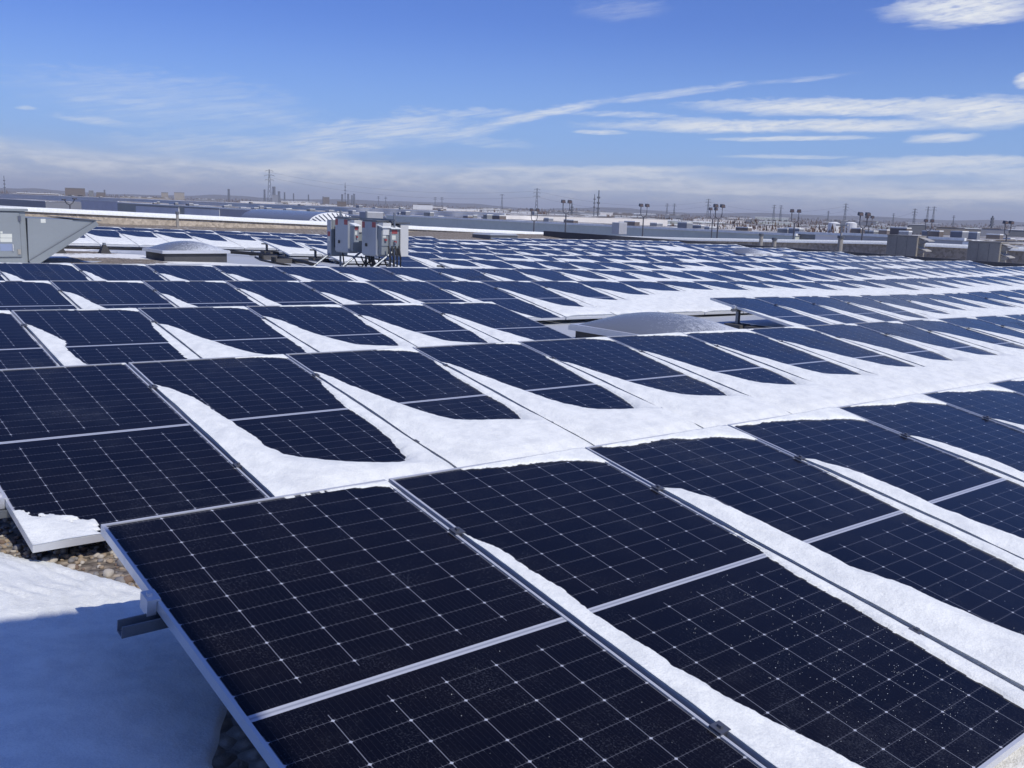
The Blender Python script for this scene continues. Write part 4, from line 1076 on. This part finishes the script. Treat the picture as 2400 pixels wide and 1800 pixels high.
for (u, v, d, l, a) in ((631, 397, 1150, 'tallest lattice pylon standing over the left skyline', 3), (1259, 441, 1000, 'lattice pylon left of the leftmost twin floodlight post', 3), (1177, 455, 1150, 'slim pylon with a round top left of centre', 1), (1661, 466, 1250, 'pale pylon just left of the close pair of lamp posts', 3),
                        (1983, 477, 1200, 'broad pylon between two lamp posts at right', 3), (2145, 489, 1000, 'pylon with wide arms above the left taupe unit', 3), (1564, 477, 1500, 'left of a pair of thin pylons right of the second lamp post', 2), (1581, 477, 1500, 'right of a pair of thin pylons right of the second lamp post', 2),
                        (1815, 480, 1500, 'left of a pair of thin pylons left of a lamp post', 2), (1831, 481, 1500, 'right of a pair of thin pylons left of a lamp post', 2), (2176, 484, 1500, 'left of a pair of thin pylons above the taupe unit gap', 2), (2190, 484, 1500, 'right of a pair of thin pylons above the taupe unit gap', 2),
                        (1020, 462, 1700, 'faint far pylon left of a pair behind the snowy roofs', 2), (1036, 462, 1700, 'faint far pylon right of a pair behind the snowy roofs', 2), (887, 460, 1900, 'faint far pylon above the inverters', 2), (904, 461, 1900, 'faint thin pylon just right of another above the inverters', 2),
                        (1942, 494, 1800, 'faint distant pylon left of the broad one', 2), (2095, 500, 1800, 'faint distant pylon left of the wide armed one', 2), (2236, 505, 1700, 'faint distant pylon right of the thin pair', 2), (1340, 472, 1700, 'faint pylon right behind the leftmost lamp post', 2)):
    PY.append((l, pylon(u, v, d, l, a)))
def mast(u, vt, dist, label, rad=.5, name='mast'):
    p = ond(u, vt, dist); r = empty(name, (p[0], p[1], 0), label, 'mast', 'thin masts on the skyline')
    MB().tube([(0, 0, 0), (0, 0, p[2])], rad, 6, rad * .6).build('pole', M['steel'], r)
    b = MB()
    for k in range(3): z = p[2] * (.55 + .13 * k); b.box(-rad * 2.2, -rad * .5, z, rad * 2.2, rad * .5, z + rad * 2)
    b.build('antenna', M['steel'], r)
for (u, v, d, l, rd) in ((1404, 446, 420, 'dark telecom pole with antennas between first and second lamp posts', .35), (1394, 455, 700, 'fainter lattice mast just left of the dark telecom pole', .4), (809, 428, 1800, 'tall thin faint mast left of the inverters', .7), (9, 412, 900, 'thin pole at the far left edge of the skyline', .35),
                         (2327, 506, 700, 'stout pole with lamp ring near the right photo edge', .8), (1341, 478, 600, 'short pole behind the leftmost lamp post', .45)):
    mast(u, v, d, l, rd)
# wires between neighbouring pylons
def wires():
    d_ = dict(PY); names = [l for l, _ in PY]
    for i, j in ((0, 1), (1, 3), (3, 4), (4, 5)):
        a, c = np.array(PY[i][1]), np.array(PY[j][1])
        for dz in (-3, -9):
            pts = [a + (c - a) * t + np.array([0, 0, dz - 10 * 4 * t * (1 - t)]) for t in np.linspace(0, 1, 15)]
            o = MB().tube(pts, .06, 4).build('power_line', M['steel'])
            tag(o, 'thin power line sagging between the skyline pylons', 'wire', 'power lines')
wires()

# refinery and city bits on the left skyline
def stack(u, vt, dist, rad, label, name='chimney'):
    p = ond(u, vt, dist); r = empty(name, (p[0], p[1], 0), label, 'chimney', 'refinery chimneys on the left skyline')
    MB().tube([(0, 0, 0), (0, 0, p[2])], rad, 10, rad * .75).build('shaft', M['steel'], r); MB().tube([(0, 0, p[2] + .01), (0, 0, p[2] + rad)], rad * .85, 10).build('rim', M['greyd'], r)
for i, (u, v, rd) in enumerate(((620, 447, 3), (642, 442, 5), (654, 452, 4), (667, 453, 2.5), (688, 455, 2), (802, 458, 3.2), (816, 457, 3.2), (825, 460, 2.5), (830, 457, 3.2), (723, 458, 2), (757, 462, 2), (536, 446, 3.5), (245, 447, 2.4))):
    stack(u, v, 2600, rd, f"{['thin', 'thick', 'short', 'slim', 'small', 'dark', 'tall dark', 'stubby', 'dark slender', 'tiny', 'low', 'pale broad', 'lone'][i]} refinery chimney on the left skyline, {ordinal(i + 1)} of the stacks built there")
def farblock(u0, u1, vt, dist, clad, label, group=None, depth=None, snow=True, name='building', z0=None, cat='building'):
    a, c = ond(u0, vt, dist), ond(u1, vt, dist); w = math.hypot(c[0] - a[0], c[1] - a[1]); h = (a[2] + c[2]) / 2
    r = empty(name, ((a[0] + c[0]) / 2, (a[1] + c[1]) / 2, 0), label, cat, group, rotz=math.atan2(c[1] - a[1], c[0] - a[0]))
    dp = depth or max(12, w * .5)
    MB().box(-w / 2, 0, -1, w / 2, dp, h).build('wall', CLAD[clad], r)
    MB().box(-w / 2 - .1, -.1, h + .01, w / 2 + .1, dp, h + max(.15, dist * .0006)).build('roof', (M['snow_far'] if int(u0 * 7) % 3 == 0 else M['patchy']) if snow else CLAD['slate'], r)
    if w > 14 and h > 5:
        b = MB(); n = max(2, int(w / 9))
        for k in range(n):
            x = -w / 2 + w * (k + .25) / n; b.box(x, -.06, h * .35, x + w / n * .5, -.004, h * .6)
        b.build('window_band', GLASS, r)
    return r
farblock(152, 199, 442, 900, 'brown', 'blocky dark brown tower building on the left skyline', snow=False)
farblock(208, 219, 448, 1000, 'slate', 'small dark lump building right of the brown block', snow=False)
farblock(226, 247, 452, 1000, 'brown', 'low brown building beside a lone chimney', snow=False)
farblock(378, 394, 452, 1400, 'tan', 'narrow pale block left of a broader one on the left skyline', snow=False)
farblock(408, 432, 452, 1300, 'tan', 'broad tan block on the left skyline above the grey green building', snow=False)
farblock(638, 652, 458, 2300, 'grey', 'squat refinery vessel house under the thick chimney', snow=False)
farblock(757, 772, 463, 1500, 'brown', 'small red brown block between refinery chimneys', snow=False)
farblock(790, 812, 473, 700, 'brown', 'low red brown building left of the inverters skyline', snow=False)
farblock(968, 1014, 480, 420, 'white', 'bright white shed with snowy roof right above the inverters')
farblock(925, 950, 487, 400, 'white', 'low white shed left of the bright snowy shed')
farblock(1330, 1388, 505, 330, 'white', 'bright snow covered low building behind the leftmost lamp post')
farblock(2195, 2262, 534, 260, 'tan', 'left pale tan office block with dark windows at far right')
farblock(2262, 2300, 537, 262, 'tan', 'right pale tan office block with dark windows at far right')
farblock(2300, 2364, 537, 300, 'blue', 'pale blue low building right of the tan offices')
farblock(2364, 2420, 540, 255, 'slate', 'dark low building at the right edge with a light band')
farblock(2130, 2170, 527, 330, 'slate', 'dark blue house block above the left taupe rooftop unit')
for i, u in enumerate((1955, 1995)):
    p = ond(u, 523, 420); r = empty('storage_tank', (p[0], p[1], 0), ('left', 'right')[i] + ' white cylindrical storage tank among the brown trees at right', 'tank', 'white storage tanks')
    MB().tube([(0, 0, 0), (0, 0, p[2])], 2.4, 16).build('shell', CLAD['white'], r); MB().tube([(0, 0, p[2] + .01), (0, 0, p[2] + .5)], 2.3, 16, 1.0).build('roof', M['snow_far'], r)
# the hazy low town: many small roofs
def town():
    g = random.Random(21)
    side = lambda u: 'on the left' if u < 700 else ('behind the inverters' if u < 1200 else ('near the lamp posts' if u < 1800 else 'at the right'))
    for i in range(112):
        u = g.uniform(1080, 2420) if i < 80 else g.uniform(0, 1150)
        dist = g.uniform(420, 800) if i < 40 else g.uniform(700, 1700)
        hor = 449 + .0333 * u; h = g.uniform(2.2, 5.0) if dist < 800 else g.uniform(3.5, 7.4)
        v = hor + (ZC - h) * FPX / dist
        w = g.uniform(16, 64) * FPX / dist
        cl = g.choice(['tan', 'grey', 'pale', 'white', 'blue', 'pale', 'grey', 'brown', 'teal'])
        farblock(u, u + w, v, dist, cl, f'long low hazy {dict(teal="grey green").get(cl, cl)} roof of the distant town {side(u)}', f'low roofs of the distant town {side(u)}')
town()
def woodland():
    m = painted('bare_twigs', (.15, .095, .065), .9, 0, .4, .2); g = np.random.default_rng(8)
    V = []; F = []
    for c in range(900):
        u = g.uniform(-60, 2460); dist = g.uniform(260, 1500) if c < 640 else g.uniform(1500, 4200)
        if u < 1100 and dist < 700: continue
        p = ond(u, 480 + .0333 * u * 0, dist); H = g.uniform(4.5, 8.6) * (1 if dist < 1500 else 1.5); Wd = g.uniform(4, 22) * (1 if dist < 1500 else 3)
        n = 46
        for k in range(n):
            a = g.normal() * Wd * .5; b_ = g.normal() * 4; z = H * g.random() ** .8 * (1 - .35 * min(1, abs(a) / Wd))
            s = g.uniform(.25, .9) * (1 if dist < 1500 else 2.2); n0 = len(V); t = g.uniform(0, 3.1)
            x0, y0 = p[0] + a * CX[0] + b_ * CF[0], p[1] + a * CX[1] + b_ * CF[1]
            for (q, e) in ((-.5, -.6), (.5, -.6), (.15, .8)):
                V.append((x0 + s * q * math.cos(t), y0 + s * q * math.sin(t), max(0, z + s * e * 1.6)))
            F.append((n0, n0 + 1, n0 + 2))
    me = D.meshes.new('woodland'); me.from_pydata(V, [], F); me.materials.append(m)
    tag(link(D.objects.new('woodland', me)), 'brown leafless tree belts among the distant roofs below the horizon', 'trees', kind='stuff')
woodland()
def hills():
    m = painted('far_ridge', (.10, .09, .085), .9, 0, .3, .002)
    P = []
    for u in np.linspace(-150, 2550, 140):
        p = ond(u, 470, 5200 + 900 * vnoise(u / 300, 0, 3)); hgt = 16 + 16 * (fbm(u / 180., 0 * u, 12, 4) + .3) + 10 * math.exp(-((u - 90) / 130) ** 2) + 6 * math.exp(-((u - 2050) / 500) ** 2)
        a = np.array([p[0], p[1]]); d = a / np.linalg.norm(a)
        P.append([(*(a - d * 350), -8), (*a, max(3., hgt)), (*(a + d * 600), max(2., hgt * .9)), (*(a + d * 900), -8)])
    o = MB().grid(np.array(P)).build('hills', m, smooth=True); o['kind'] = 'structure'
hills()

# ------------------------------------------------------------------ winter air between us and the skyline
def make_haze():
    m = D.materials.new('winter_haze'); m.use_nodes = True; nt = m.node_tree; nt.nodes.clear()
    v = nt.nodes.new('ShaderNodeVolumePrincipled'); v.inputs['Density'].default_value = .00017
    v.inputs['Color'].default_value = (.97, .985, 1, 1); v.inputs['Anisotropy'].default_value = 0.
    o = nt.nodes.new('ShaderNodeOutputMaterial'); nt.links.new(v.outputs[0], o.inputs['Volume'])
    b = MB().box(-9500, -9500, -12, 14500, 14500, 140).build('haze', m); b['kind'] = 'stuff'
    tag(b, 'pale blue winter haze over the distant town and skyline', 'haze')
make_haze()
